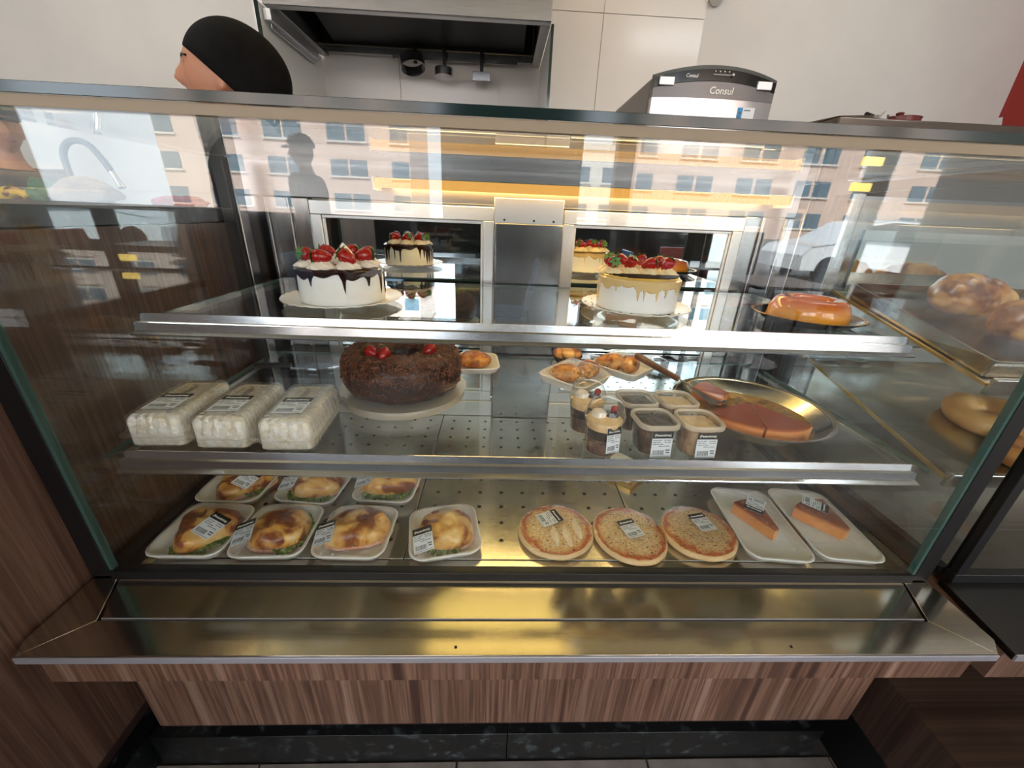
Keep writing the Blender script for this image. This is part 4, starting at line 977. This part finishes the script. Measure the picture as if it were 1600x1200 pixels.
rb_.xf(Matrix.Translation((-0.512, 1.885, 1.238)) @ Matrix.Rotation(-0.30, 4, 'X') @ Matrix.Rotation(-0.16, 4, 'Y'))
wpart('ring', rb_, M['steel'], t, angle=40); handle_strap(t, -0.505, 1.25, 1.33)
t = thing('round_press', 'small round steel press hanging in the middle under the hood', 'press', (-0.362, 1.90, 1.18))
rb_ = B().loft([[(r * math.cos(2 * PI * i / n), r * math.sin(2 * PI * i / n), z) for i in range(n)] for r, z in ((0.044, -0.018), (0.044, 0.016), (0.0415, 0.016), (0.0415, -0.014), (0.02, -0.014))], True, True)
rb_.xf(Matrix.Translation((-0.362, 1.885, 1.208)) @ Matrix.Rotation(-0.1, 4, 'X')); wpart('cup', rb_, M['steel'], t, angle=40); handle_strap(t, -0.362, 1.215, 1.325)
t = thing('square_press', 'square steel press hanging at the right under the hood', 'press', (-0.177, 1.90, 1.17))
wpart('plate', B().box(-0.220, -0.134, 1.885, 1.888, 1.185, 1.222).box(-0.220, -0.217, 1.8885, 1.93, 1.185, 1.222).box(-0.137, -0.134, 1.8885, 1.93, 1.185, 1.222), M['steel'], t, bevel=0.0008); handle_strap(t, -0.177, 1.21, 1.32)
solid('wall_sensor', B().lathe([(0.030, 0), (0.034, 0.004), (0.034, 0.05), (0.026, 0.066), (0.012, 0.07)], 28).xf(Matrix.Rotation(PI / 2, 4, 'X')), M['white'], 'small white cylinder fixed high on the wall above the fridge', 'sensor', loc=(0.97, WY - 0.001, 1.60))

# ------------------------------------------------------------------ fridge
M['fridge'] = plain('fridge_grey', C(122, 118, 118), 0.35, 0.5)
M['fridgedoor'] = steel_mat('fridge_door', C(196, 194, 198), 0.22, (20, 20, 1), 0.03)
M['fridgedark'] = plain('fridge_dark_trim', C(74, 76, 72), 0.35, 0.2)
M['sticker_blue'] = plain('sticker_blue', C(30, 140, 196), 0.4)
fg = thing('refrigerator', 'grey single-door refrigerator with a black control strip behind the case', 'refrigerator', (0.685, 1.42, FLOOR))
fp = lambda n, b, m, **k: wpart(n, b, m, fg, **k)
fp('body', B().box(0.462, 0.906, 1.20, 1.70, FLOOR + 0.03, 1.052), M['fridge'], bevel=0.012)
for x in (0.49, 0.85):
    fp('foot', B().box(x, x + 0.03, 1.25, 1.65, FLOOR, FLOOR + 0.029), M['black'], smooth=False)
def arcx(x): u = (x - 0.684) / 0.224; return u
db = B()
def door_loop(z, inset=0.0):
    L = []
    for k in range(17):
        x = 0.464 + inset + (0.440 - 2 * inset) * k / 16; u = arcx(x); L.append((x, 1.150 + 0.022 * u * u, z))
    return L + [(0.904 - inset, 1.198, z), (0.464 + inset, 1.198, z)]
def arch(zc, drop): return [(p[0], p[1], zc - drop * arcx(p[0]) ** 2) for p in door_loop(0)]
db.loft([door_loop(FLOOR + 0.06), door_loop(0.985), ])
fp('door', db, M['fridgedoor'], angle=30)
fp('door_header', B().loft([door_loop(0.9855), arch(1.035, 0.022)]), M['fridge'], angle=30)
fp('control_strip', B().loft([arch(1.0365, 0.022), arch(1.070, 0.028)]), M['blackgloss'], angle=30)
fp('top_cap', B().loft([arch(1.0705, 0.028), arch(1.081, 0.030), [(p[0], p[1] + (0.02 if p[1] < 1.19 else 0), 1.087 - 0.032 * arcx(p[0]) ** 2) for p in door_loop(0)]]), M['fridgedark'], angle=30)
for x in (0.478, 0.828):
    fp('end_insert', B().box(x, x + 0.055, 1.145 + (0.012 if x < 0.6 else 0.010), 1.165, 1.018 - (0.0 if x < 0.6 else 0.0), 1.045), M['alu'], bevel=0.003)
for k in range(4):
    fp('indicator', B().box(0.665 + k * 0.016, 0.669 + k * 0.016, 1.1475, 1.1497, 1.062, 1.065), M['lettering'], smooth=False)
fp('temperature_slider', B().box(0.660, 0.730, 1.147, 1.1495, 1.052, 1.056), M['fridge'], smooth=False)
fp('slider_knob', B().sphere((0.730, 1.148, 1.054), 0.006), M['alu'])
l1 = link('lettering', text_mesh('Consul', 0.030, M['lettering'], 0.0006, 0.1), fg, (0.700, 1.1485, 1.008), (PI / 2, 0, 0), True)
l2 = link('lettering', text_mesh('Consul', 0.015, M['lettering'], 0.0002, 0.1), fg, (0.588, 1.1515, 1.048), (PI / 2, 0, -0.05), True)
sk = fp('sticker', B().box(0.775, 0.838, 1.1535, 1.1545, 0.90, 0.965), M['paper'], smooth=False)
part('blue_panel', B().box(0.776, 0.794, 1.1525, 1.1534, 0.925, 0.964), M['sticker_blue'], sk, smooth=False)
part('print', B().box(0.780, 0.790, 1.152, 1.1524, 0.933, 0.938).box(0.782, 0.789, 1.152, 1.1524, 0.944, 0.951).box(0.799, 0.822, 1.1528, 1.1534, 0.955, 0.958).box(0.780, 0.800, 1.1528, 1.1534, 0.908, 0.914), M['ink'], sk, smooth=False)

# ------------------------------------------------------------------ stove
M['stove'] = steel_mat('stove_steel', C(120, 112, 106), 0.32, (2, 30, 30))
st = thing('gas_stove', 'low brown-grey steel gas stove right of the refrigerator', 'stove', (1.62, 1.5, FLOOR))
sp_ = lambda n, b, m, **k: wpart(n, b, m, st, **k)
sp_('body', B().box(1.19, 2.15, 1.20, 1.80, FLOOR + 0.05, 0.966), M['stove'], bevel=0.006)
for x in (1.22, 2.06):
    sp_('leg', B().box(x, x + 0.05, 1.24, 1.29, FLOOR, FLOOR + 0.049), M['black'], smooth=False)
    sp_('leg', B().box(x, x + 0.05, 1.70, 1.75, FLOOR, FLOOR + 0.049), M['black'], smooth=False)
sp_('drawer_front', B().box(1.215, 2.13, 1.193, 1.1995, 0.80, 0.932), M['stove'], bevel=0.002)
sp_('name_plate', B().box(1.345, 1.40, 1.190, 1.1925, 0.914, 0.925), M['alu'], smooth=False)
for bx in (1.42, 1.72, 2.0):
    g = B()
    for a in range(4):
        c_, s__ = math.cos(a * PI / 2 + 0.4), math.sin(a * PI / 2 + 0.4); g.tube([(bx + 0.02 * c_, 1.50 + 0.02 * s__, 0.985), (bx + 0.10 * c_, 1.50 + 0.10 * s__, 0.99), (bx + 0.11 * c_, 1.50 + 0.11 * s__, 0.967)], 0.006, 6)
    sp_('pan_support', g, M['black'])
    sp_('burner_cap', B().lathe([(0.03, 0.9665), (0.03, 0.978), (0.02, 0.982)], 20, bx, 1.50), M['darksteel'])
sp_('left_wing', B().add([(1.19, 1.2, 0.967), (1.185, 1.80, 1.00), (1.33, 1.80, 1.005), (1.42, 1.25, 0.990), (1.19, 1.2, 0.9665), (1.185, 1.80, 0.9665), (1.33, 1.80, 0.9665), (1.42, 1.25, 0.9665)],
    [(0, 1, 2, 3), (7, 6, 5, 4), (0, 4, 5, 1), (1, 5, 6, 2), (2, 6, 7, 3), (3, 7, 4, 0)]), M['stove'], smooth=False)
for x in (1.36, 1.82):
    sp_('side_fin', B().add([(x, 1.22, 0.9665), (x + 0.03, 1.22, 0.9665), (x + 0.02, 1.22, 0.995), (x, 1.24, 0.9665), (x + 0.03, 1.24, 0.9665), (x + 0.02, 1.24, 0.995)], [(0, 1, 2), (5, 4, 3), (0, 3, 4, 1), (1, 4, 5, 2), (2, 5, 3, 0)]), M['alu'], smooth=False)
t = thing('saucepan', 'small red-brown saucepan standing on the gas stove', 'saucepan', (1.66, 1.48, 0.9975))
M['redpan'] = plain('red_brown_enamel', C(104, 40, 34), 0.35)
part('pot', B().lathe([(0.07, 0), (0.075, 0.004), (0.078, 0.030), (0.080, 0.031), (0.075, 0.031), (0.072, 0.006)], 32), M['redpan'], t)
part('handle', B().tube([(-0.075, 0, 0.024), (-0.12, -0.02, 0.028), (-0.19, -0.05, 0.032)], 0.008, 8), M['black'], t)
part('lid_knob', B().lathe([(0.066, 0.0315), (0.05, 0.035), (0.014, 0.037), (0.012, 0.045), (0.016, 0.052), (0.006, 0.057)], 24), M['redpan'], t)

# ------------------------------------------------------------------ people
M['skin'] = plain('skin', C(196, 140, 112), 0.5, 0, sss=0.1)
M['lips'] = plain('lip_skin', C(164, 96, 84), 0.45)
M['eyewhite'] = plain('eye_white', C(225, 222, 218), 0.2)
M['eyedark'] = plain('eye_dark', C(24, 16, 12), 0.15)
M['snood'] = mottled('black_knit', C(10, 10, 11), C(18, 16, 17), 30, 0.8, bump=0.2, spec=0.15)
M['greyshirt'] = mottled('dark_grey_cloth', C(44, 46, 52), C(62, 64, 70), 14, 0.85, bump=0.3, dist=0.01)
M['trousers'] = plain('black_trousers', C(22, 22, 26), 0.85)
M['shoe'] = plain('black_shoe', C(18, 18, 18), 0.5)
M['bluecap'] = mottled('blue_cap_cloth', C(58, 98, 112), C(78, 120, 134), 20, 0.85, bump=0.2)
M['yellow'] = plain('yellow_rubber', C(226, 184, 50), 0.45)
def skin_obj(name, verts, edges, radii, mat, parent, root=0, sub=2, extra=None, voxel=None):
    me = bpy.data.meshes.new(name); me.from_pydata(verts, edges, []); me.update()
    o = bpy.data.objects.new(name, me); COL.objects.link(o)
    md = o.modifiers.new('skin', 'SKIN'); md.use_smooth_shade = True
    for i, r in enumerate(radii):
        sv = me.skin_vertices[0].data[i]; sv.radius = r if isinstance(r, tuple) else (r, r); sv.use_root = (i == root)
    ss = o.modifiers.new('sub', 'SUBSURF'); ss.levels = sub; ss.render_levels = sub
    dg = bpy.context.evaluated_depsgraph_get(); dg.update()
    nm = bpy.data.meshes.new_from_object(o.evaluated_get(dg))
    bpy.data.objects.remove(o)
    vs = [tuple(v.co) for v in nm.vertices]; fs = [tuple(p.vertices) for p in nm.polygons]
    b = B().add(vs, fs)
    if extra: b.add(extra.v, extra.f)
    ob = part(name, b, mat, parent, angle=180)
    if voxel:
        rm = ob.modifiers.new('fuse', 'REMESH'); rm.mode = 'VOXEL'; rm.voxel_size = voxel; rm.use_smooth_shade = True
        sm = ob.modifiers.new('soft', 'SMOOTH'); sm.iterations = 4; sm.factor = 0.5
    return ob
def head_b(c, yaw=0.0, tilt=0.0):
    def g(p, d, w): 
        q = p - Vector(d).normalized(); return math.exp(-q.length_squared / (w * w))
    def fn(p, q):
        x, y, z = q
        if p.z < 0: x *= 1 - 0.28 * (-p.z) ** 1.5; y *= 1 - 0.10 * (-p.z)
        k = 0.030 * g(p, (0, -1, -0.18), 0.13) + 0.016 * g(p, (0, -1, 0.02), 0.12) + 0.008 * g(p, (0, -1, -0.42), 0.16) + 0.012 * g(p, (0, -0.8, -0.85), 0.25)
        k += 0.005 * (g(p, (0.3, -1, 0.20), 0.18) + g(p, (-0.3, -1, 0.20), 0.18)) - 0.010 * (g(p, (0.36, -1, 0.04), 0.16) + g(p, (-0.36, -1, 0.04), 0.16))
        k += 0.004 * (g(p, (0.5, -0.9, -0.25), 0.25) + g(p, (-0.5, -0.9, -0.25), 0.25))
        return (x, y - k, z)
    b = B().sphere((0, 0, 0), (0.074, 0.094, 0.114), 48, 36, fn)
    for sx in (-1, 1):
        b.sphere((sx * 0.073, 0.012, -0.012), (0.009, 0.017, 0.030), 14, 10)
        b.sphere((sx * 0.075, 0.006, -0.036), (0.007, 0.010, 0.011), 10, 8)
    return b
def human(lab, x, y, rz, H, shirt, hat, arms, lean=0.0, head_rot=(0, 0, 0), gloves=None, hatcol=None):
    t = thing('person', lab, 'person', (x, y, FLOOR), rz)
    k = H / 1.65
    ln = lambda p: (p[0] * k, (p[1] - lean * max(0, p[2] - 0.9)) * k, (p[2] - 0.25 * lean * lean * max(0, p[2] - 0.9)) * k)
    V = []; E_ = []; Rr = []
    def v(p, r, frm=None):
        V.append(ln(p)); Rr.append(tuple(a * k for a in r) if isinstance(r, tuple) else r * k)
        if frm is not None: E_.append((frm, len(V) - 1))
        return len(V) - 1
    pel = v((0, 0, 0.90), (0.135, 0.105)); sp1 = v((0, 0.005, 1.05), (0.118, 0.09), pel); ch = v((0, 0.01, 1.22), (0.135, 0.10), sp1)
    nb = v((0, 0.018, 1.355), (0.075, 0.065), ch); nk = v((0, 0.008, 1.43), 0.048, nb); hc = v((0, 0.0, 1.50), 0.055, nk)
    hands = []
    for i, sx in enumerate((-1, 1)):
        sh_, el, wr, hd_ = arms[i]
        a = v((sx * 0.165, 0.01, 1.325), 0.056, ch); e = v(el, 0.041, a); w_ = v(wr, 0.029, e)
        d = (Vector(hd_) - Vector(wr)).normalized(); side = d.cross(Vector((0, 0, 1))).normalized() if abs(d.z) < 0.95 else Vector((0, 1, 0))
        pm = v(tuple(Vector(wr) + d * 0.055), (0.034, 0.018), w_)
        up = side.cross(d)
        for j, (o_, l_) in enumerate(((-0.024, 0.060), (-0.008, 0.072), (0.008, 0.068), (0.024, 0.052))):
            b0 = Vector(wr) + d * 0.082 + side * o_; m1 = b0 + d * l_ * 0.5 - up * 0.006; m2 = m1 + d * l_ * 0.42 - up * 0.018
            i0 = v(tuple(b0), 0.010, pm); i1 = v(tuple(m1), 0.009, i0); v(tuple(m2), 0.007, i1)
        th0 = v(tuple(Vector(wr) + d * 0.035 - side * sx * 0.034), 0.011, pm); v(tuple(Vector(wr) + d * 0.07 - side * sx * 0.055), 0.009, th0)
        hands.append((wr, d, side, up))
    legs = []
    for sx in (-1, 1):
        h_ = v((sx * 0.088, 0, 0.84), 0.088, pel); kn = v((sx * 0.098, -0.01, 0.47), 0.056, h_); an = v((sx * 0.10, 0.02, 0.085), 0.038, kn); v((sx * 0.11, -0.11, 0.035), 0.032, an)
    hb = head_b((0, 0, 0)); hm = Matrix.Translation(Vector(ln((0, -0.008, 1.535)))) @ Matrix.Rotation(head_rot[2], 4, 'Z') @ Matrix.Rotation(head_rot[0], 4, 'X') @ Matrix.Rotation(head_rot[1], 4, 'Y') @ Matrix.Scale(k, 4)
    hb.xf(hm)
    body = skin_obj('body', V, E_, Rr, M['skin'], t, 0, 2, hb, 0.0065)
    for sx in (-1, 1):
        e = part('eye', B().sphere((0, 0, 0), 0.0125, 14, 10).xf(hm @ Matrix.Translation((sx * 0.031, -0.0665, 0.006))), M['eyewhite'], t)
        part('iris', B().sphere((0, 0, 0), 0.0065, 12, 8).xf(hm @ Matrix.Translation((sx * 0.0315, -0.0745, 0.005))), M['eyedark'], t)
        part('eyebrow', B().tube([(sx * 0.014, -0.0895, 0.026), (sx * 0.032, -0.0835, 0.031), (sx * 0.050, -0.0705, 0.026)], 0.0028, 6).xf(hm), M['eyedark'], t)
        part('eyelash', B().tube([(sx * 0.020, -0.079, 0.013), (sx * 0.033, -0.080, 0.015), (sx * 0.046, -0.070, 0.011)], 0.0018, 6).xf(hm), M['eyedark'], t)
    part('lips', B().sphere((0, 0, 0), (0.022, 0.009, 0.008), 14, 8).xf(hm @ Matrix.Translation((0, -0.086, -0.052))), M['lips'], t)
    # shirt and trousers a little outside the body
    V2 = [(0, 0, 0.84), (0, 0, 0.92), (0, 0.005, 1.05), (0, 0.01, 1.22), (0, 0.018, 1.345), (0, 0.012, 1.385)]; E2 = [(0, 1), (1, 2), (2, 3), (3, 4), (4, 5)]
    R2 = [(0.158, 0.125), (0.152, 0.122), (0.138, 0.112), (0.155, 0.122), (0.088, 0.078), (0.070, 0.066)]
    for i, sx in enumerate((-1, 1)):
        el = Vector(arms[i][1]); s0 = Vector((sx * 0.165, 0.01, 1.322)); m_ = s0.lerp(el, 0.62)
        b0 = len(V2); V2 += [tuple(s0), tuple(m_)]; E2 += [(3, b0), (b0, b0 + 1)]; R2 += [0.070, 0.062]
    skin_obj('shirt', [ln(p) for p in V2], E2, [tuple(a * k for a in r) if isinstance(r, tuple) else r * k for r in R2], shirt, t, 2, 2)
    V3 = [(0, 0, 0.93), (0, 0, 0.88)]; E3 = [(0, 1)]; R3 = [(0.146, 0.116), (0.15, 0.12)]
    for sx in (-1, 1):
        b0 = len(V3); V3 += [(sx * 0.09, 0, 0.83), (sx * 0.099, -0.008, 0.47), (sx * 0.10, 0.015, 0.12)]; E3 += [(1, b0), (b0, b0 + 1), (b0 + 1, b0 + 2)]; R3 += [0.102, 0.072, 0.058]
    skin_obj('trousers', [ln(p) for p in V3], E3, [tuple(a * k for a in r) if isinstance(r, tuple) else r * k for r in R3], M['trousers'], t, 1, 2)
    for sx in (-1, 1):
        part('shoe', B().sphere((0, 0, 0), (0.046, 0.125, 0.05), 18, 12, lambda p, q: (q.x, q.y, max(q.z * (1.1 - 0.4 * (-p.y)), -0.036))), M['shoe'], t, (sx * 0.105 * k, -0.05 * k, 0.0365), angle=180)
    if hat == 'snood':
        def sn(p, q):
            y, z = q.y, q.z
            if p.y > 0: y *= 1.0 + 0.10 * p.y; z *= 1.0 + (0.10 if p.z < 0 else 0.0)
            y += 0.034; z += 0.012
            d = -0.63 * (y + 0.088) - 0.775 * (z - 0.058)      # keep the face free: fold the front edge back onto the hairline
            if d > 0: y += 0.63 * d; z += 0.775 * d; return (q.x * (1 - 0.9 * min(d, 0.06)), y, z)
            return (q.x, y, z)
        part('hair_net', B().sphere((0, 0, 0), (0.089, 0.126, 0.128), 56, 44, sn).xf(hm), M['snood'], t, angle=50)
    else:
        cbx = B().sphere((0, 0, 0), (0.086, 0.108, 0.09), 32, 20, lambda p, q: (q.x, q.y, max(q.z, -0.006)))
        part('cap', cbx.xf(hm @ Matrix.Translation((0, 0.004, 0.045)) @ Matrix.Rotation(-0.1, 4, 'X')), hatcol, t, angle=60)
        bl = [(0.060 * math.cos(a), -0.085 - 0.075 * max(0, math.sin(a)) , 0.042 - 0.012 * math.sin(a)) for a in [PI * i / 14 for i in range(15)]]
        vs = bl + [(p[0], p[1], p[2] - 0.004) for p in bl]; n_ = len(bl)
        part('cap_peak', B().add(vs, [tuple(range(n_)), tuple(range(n_, 2 * n_))[::-1]] + [(i, i + 1, n_ + i + 1, n_ + i) for i in range(n_ - 1)] + [(n_ - 1, 0, n_, 2 * n_ - 1)]).xf(hm), hatcol, t, angle=40)
    if gloves:
        for i, (wr, d, side, up) in enumerate(hands):
            V4 = [ln(tuple(Vector(wr) - d * 0.05)), ln(wr), ln(tuple(Vector(wr) + d * 0.055))]; E4 = [(0, 1), (1, 2)]; R4 = [0.042 * k, 0.038 * k, (0.044 * k, 0.028 * k)]
            for o_, l_ in ((-0.024, 0.062), (-0.008, 0.074), (0.008, 0.070), (0.024, 0.054)):
                b0 = Vector(wr) + d * 0.082 + side * o_; m1 = b0 + d * l_ * 0.5 - up * 0.006; m2 = m1 + d * l_ * 0.42 - up * 0.018; n0 = len(V4)
                V4 += [ln(tuple(b0)), ln(tuple(m1)), ln(tuple(m2))]; E4 += [(2, n0), (n0, n0 + 1), (n0 + 1, n0 + 2)]; R4 += [0.013 * k, 0.012 * k, 0.010 * k]
            skin_obj('glove', V4, E4, R4, gloves, t, 1, 2)
    return t
relaxed = (((0, 0, 0), (-0.215, 0.03, 1.07), (-0.20, -0.10, 0.88), (-0.19, -0.2, 0.83)), ((0, 0, 0), (0.215, 0.03, 1.07), (0.20, -0.10, 0.88), (0.19, -0.2, 0.83)))
washing = (((0, 0, 0), (-0.22, -0.10, 1.12), (-0.12, -0.30, 1.24), (-0.08, -0.42, 1.26)), ((0, 0, 0), (0.22, -0.10, 1.12), (0.10, -0.31, 1.27), (0.06, -0.43, 1.29)))
hanging = (((0, 0, 0), (-0.215, 0.03, 1.07), (-0.22, -0.02, 0.83), (-0.22, -0.05, 0.7)), ((0, 0, 0), (0.215, 0.03, 1.07), (0.22, -0.02, 0.83), (0.22, -0.05, 0.7)))
human('worker in a black hair net and dark shirt, face in profile behind the case', -0.832, 0.85, -PI / 2 + 0.34, 1.610, M['greyshirt'], 'snood', relaxed, 0.0, (-0.05, 0, 0))
human('worker in a dark shirt with yellow gloves at the far left behind the counter', -2.33, 1.62, 1.05, 1.56, M['greyshirt'], 'cap', washing, 0.05, (0.1, 0, 0), M['yellow'], M['snood'])
human('customer in a blue cap and dark shirt mirrored in the front glass', -1.76, -3.4, -PI / 2 + 0.1, 1.72, M['greyshirt'], 'cap', hanging, 0.0, (0, 0, 0), None, M['bluecap'])

# ------------------------------------------------------------------ terrace, street and houses, seen in the glass
M['asphalt'] = mottled('asphalt', C(120, 118, 116), C(150, 148, 144), 3, 0.9)
M['paving'] = mottled('paving', C(150, 140, 132), C(172, 164, 156), 2, 0.8)
struct('ground', B().box(-90, 90, -90, -7.0, FLOOR - 0.20, FLOOR - 0.06), M['asphalt'])
M['bldpink'] = plain('pale_pink_render', C(226, 200, 186), 0.8)
M['bldwhite'] = plain('white_render', C(232, 226, 216), 0.8)
M['winglass'] = plain('blue_window_glass', C(98, 122, 136), 0.1)
def building(lab, x0, x1, y, h, cols, rows, m, ww, wh, gx):
    t = thing('apartment_building', lab, 'building', ((x0 + x1) / 2, y - 5, FLOOR - 0.06))
    wpart('walls', B().box(x0, x1, y - 10, y, FLOOR - 0.06, h), m, t, smooth=False)
    wpart('parapet', B().box(x0 - 0.15, x1 + 0.15, y - 10.1, y + 0.2, h + 0.001, h + 0.4), M['bldwhite'], t, smooth=False)
    wm = mesh('window', B().box(-ww / 2, ww / 2, 0, 0.06, -wh / 2, wh / 2), M['winglass'], False)
    sm = mesh('window_sill', B().box(-ww / 2 - 0.15, ww / 2 + 0.15, 0, 0.18, -wh / 2 - 0.16, -wh / 2 - 0.02), M['bldwhite'], False)
    for r in range(rows):
        for c in range(cols):
            wx = x0 + (x1 - x0) * (c + 0.5) / cols + (gx if c % 2 else -gx); wz = FLOOR + 1.7 + r * 2.75
            o = link('window', wm, t, (wx, y + 0.002, wz), (0, 0, 0), True); link('window_sill', sm, o)
building('long pale pink apartment block mirrored in the right half of the front glass', 12.2, 46, -40, 12.5, 12, 4, M['bldpink'], 1.5, 1.3, 0.5)
building('low white house mirrored beside the added dark pillar', 3.0, 9.3, -36, 5.6, 4, 2, M['bldwhite'], 0.9, 1.1, 0.2)
building('pink apartment block mirrored behind the blue-capped customer', -30, -8.3, -40, 12.5, 8, 4, M['bldpink'], 1.5, 1.3, 0.5)
# parked car
M['carpaint'] = plain('white_car_paint', C(236, 238, 240), 0.2, 0, coat=0.6)
M['carglass'] = plain('dark_car_glass', C(30, 36, 40), 0.06)
M['tyre'] = plain('tyre_rubber', C(20, 20, 20), 0.8)
t = thing('parked_car', 'white hatchback parked on the street, mirrored in the right of the glass', 'car', (9.0, -9.8, FLOOR - 0.06))
pf = [(-1.95, 0.28), (-1.98, 0.62), (-1.80, 0.82), (-1.02, 0.95), (-0.48, 1.36), (0.10, 1.47), (0.95, 1.44), (1.55, 1.10), (1.90, 0.98), (1.97, 0.60), (1.93, 0.28)]
def sect(y, ins, f): return [(x * (1 - ins * 0.02), y * (1 - (0.22 if z > 1.0 else 0) * f), z) for x, z in pf]
part('body', B().loft([sect(-0.80, 0, 1), sect(-0.84, 0, 1), sect(0.84, 0, 1), sect(0.80, 0, 1)]), M['carpaint'], t, angle=30)
for sy in (-1, 1):
    gl = [(-0.90, 0.98), (-0.45, 1.31), (0.08, 1.40), (0.88, 1.38), (1.30, 1.12), (1.28, 0.98)]
    g0 = [(x, sy * (0.842 - (0.185 if z > 1.0 else 0.0) * min(1, (z - 0.98) / 0.3)), z) for x, z in gl]; g1 = [(x, y * 1.012, z) for x, y, z in g0]
    part('side_window', B().loft([g0, g1] if sy > 0 else [g1, g0]), M['carglass'], t, smooth=False)
    for wx in (-1.25, 1.25):
        part('wheel', B().lathe([(0.30, -0.1), (0.31, -0.08), (0.31, 0.08), (0.30, 0.1)], 28).xf(Matrix.Translation((wx, sy * 0.76, 0.31)) @ Matrix.Rotation(PI / 2, 4, 'X')), M['tyre'], t)
# terrace chairs and tables
M['bluechair'] = plain('blue_plastic', C(42, 110, 160), 0.4)
M['redchair'] = plain('red_plastic', C(150, 44, 42), 0.4)
M['tabletop'] = mottled('grey_tabletop', C(70, 72, 76), C(92, 94, 98), 8, 0.3)
def chair(lab, x, y, rz, m):
    t = thing('terrace_chair', lab, 'chair', (x, y, FLOOR), rz, 'terrace chairs')
    part('seat', B().box(-0.22, 0.22, -0.22, 0.22, 0.43, 0.46), m, t, bevel=0.012)
    part('backrest', B().add([(-0.21, 0.19, 0.50), (0.21, 0.19, 0.50), (0.20, 0.27, 0.86), (-0.20, 0.27, 0.86), (-0.21, 0.22, 0.50), (0.21, 0.22, 0.50), (0.20, 0.30, 0.86), (-0.20, 0.30, 0.86)],
        [(0, 1, 2, 3), (7, 6, 5, 4), (0, 4, 5, 1), (1, 5, 6, 2), (2, 6, 7, 3), (3, 7, 4, 0)]), m, t, bevel=0.012)
    for sx in (-1, 1):
        part('leg', B().tube([(sx * 0.19, -0.19, 0.43), (sx * 0.22, -0.22, 0.0)], 0.014, 8), M['darksteel'], t)
        part('leg', B().tube([(sx * 0.19, 0.24, 0.62), (sx * 0.20, 0.19, 0.43), (sx * 0.22, 0.24, 0.0)], 0.014, 8), M['darksteel'], t)
def table(lab, x, y):
    t = thing('terrace_table', lab, 'table', (x, y, FLOOR), 0, 'terrace tables')
    part('table_top', B().box(-0.36, 0.36, -0.36, 0.36, 0.72, 0.745), M['tabletop'], t, bevel=0.006)
    part('column', B().lathe([(0.03, 0.02), (0.03, 0.719)], 16), M['darksteel'], t)
    part('foot_plate', B().lathe([(0.22, 0), (0.22, 0.012), (0.05, 0.02)], 28), M['darksteel'], t)
table('grey square terrace table near the left storefront post', -0.7, -2.7); table('grey square terrace table on the right of the terrace', 2.3, -2.9)
chair('blue terrace chair left of the left table', -1.35, -2.7, 1.5, M['bluechair']); chair('blue terrace chair right of the left table', -0.05, -2.7, -1.5, M['bluechair'])
chair('blue terrace chair left of the right table', 1.65, -2.9, 1.6, M['bluechair']); chair('red terrace chair right of the right table', 2.95, -2.9, -1.5, M['redchair'])
chair('red terrace chair behind the right table', 2.3, -3.55, 3.1, M['redchair'])
# unseen tube lights added to brighten the kitchen
M['tube'] = emit('added_tube_glow', (0.97, 0.98, 1.0, 1), 40.0)
for lab, x, y in (('unseen white tube light added over the stove', 1.5, 0.60), ('unseen white tube light added over the left counter', -1.7, 0.72), ('unseen white tube light added over the terrace side', 0.3, -2.9)):
    t = thing('added_tube_light', lab, 'lamp', (x, y, 1.86), 0, 'added tube lights')
    part('housing', B().box(-0.62, 0.62, -0.006, 0.006, 0.06, 0.075), M['white'], t, bevel=0.002)
    part('tube', B().tube([(-0.58 + 0.116 * i, 0, 0.034) for i in range(11)], 0.014, 12), M['tube'], t)
    for sx in (-0.5, 0.5): part('hanger', B().tube([(sx, 0, 0.075), (sx, 0, 0.6395)], 0.003, 6), M['alu'], t)
M['amberpanel'] = emit('amber_panel_glow', (1.0, 0.66, 0.20, 1), 1.55)
t = thing('added_amber_panel', 'unseen amber light panel added on the kitchen ceiling above the hood', 'lamp', (0.02, 1.58, 2.46))  # unseen panel added to cast the amber patch onto the ledge
part('frame', B().box(-0.60, 0.60, -0.36, 0.36, 0.012, 0.0395), M['alu'], t, bevel=0.003)
part('diffuser', B().box(-0.57, 0.57, -0.33, 0.33, 0.002, 0.0115), M['amberpanel'], t, smooth=False)
M['amberbox'] = emit('amber_box_glow', (1.0, 0.62, 0.14, 1), 12.0)
for lab, x, z in (('upper amber box lamp on the right storefront post', 4.08, 1.24), ('lower amber box lamp on the right storefront post', 4.04, 0.98)):
    t = thing('box_lamp', lab, 'lamp', (x, -4.42, z), 0, 'amber box lamps')
    part('glow_box', B().box(-0.11, 0.11, -0.02, 0.02, 0.0, 0.085), M['amberbox'], t, bevel=0.004)
    part('bracket', B().box(0.111, 0.26 + (4.08 - x), -0.012, 0.012, 0.03, 0.05).box(0.24 + (4.08 - x), 0.26 + (4.08 - x), -0.18, -0.0125, 0.03, 0.05), M['darksteel'], t, smooth=False)
#NEXT3
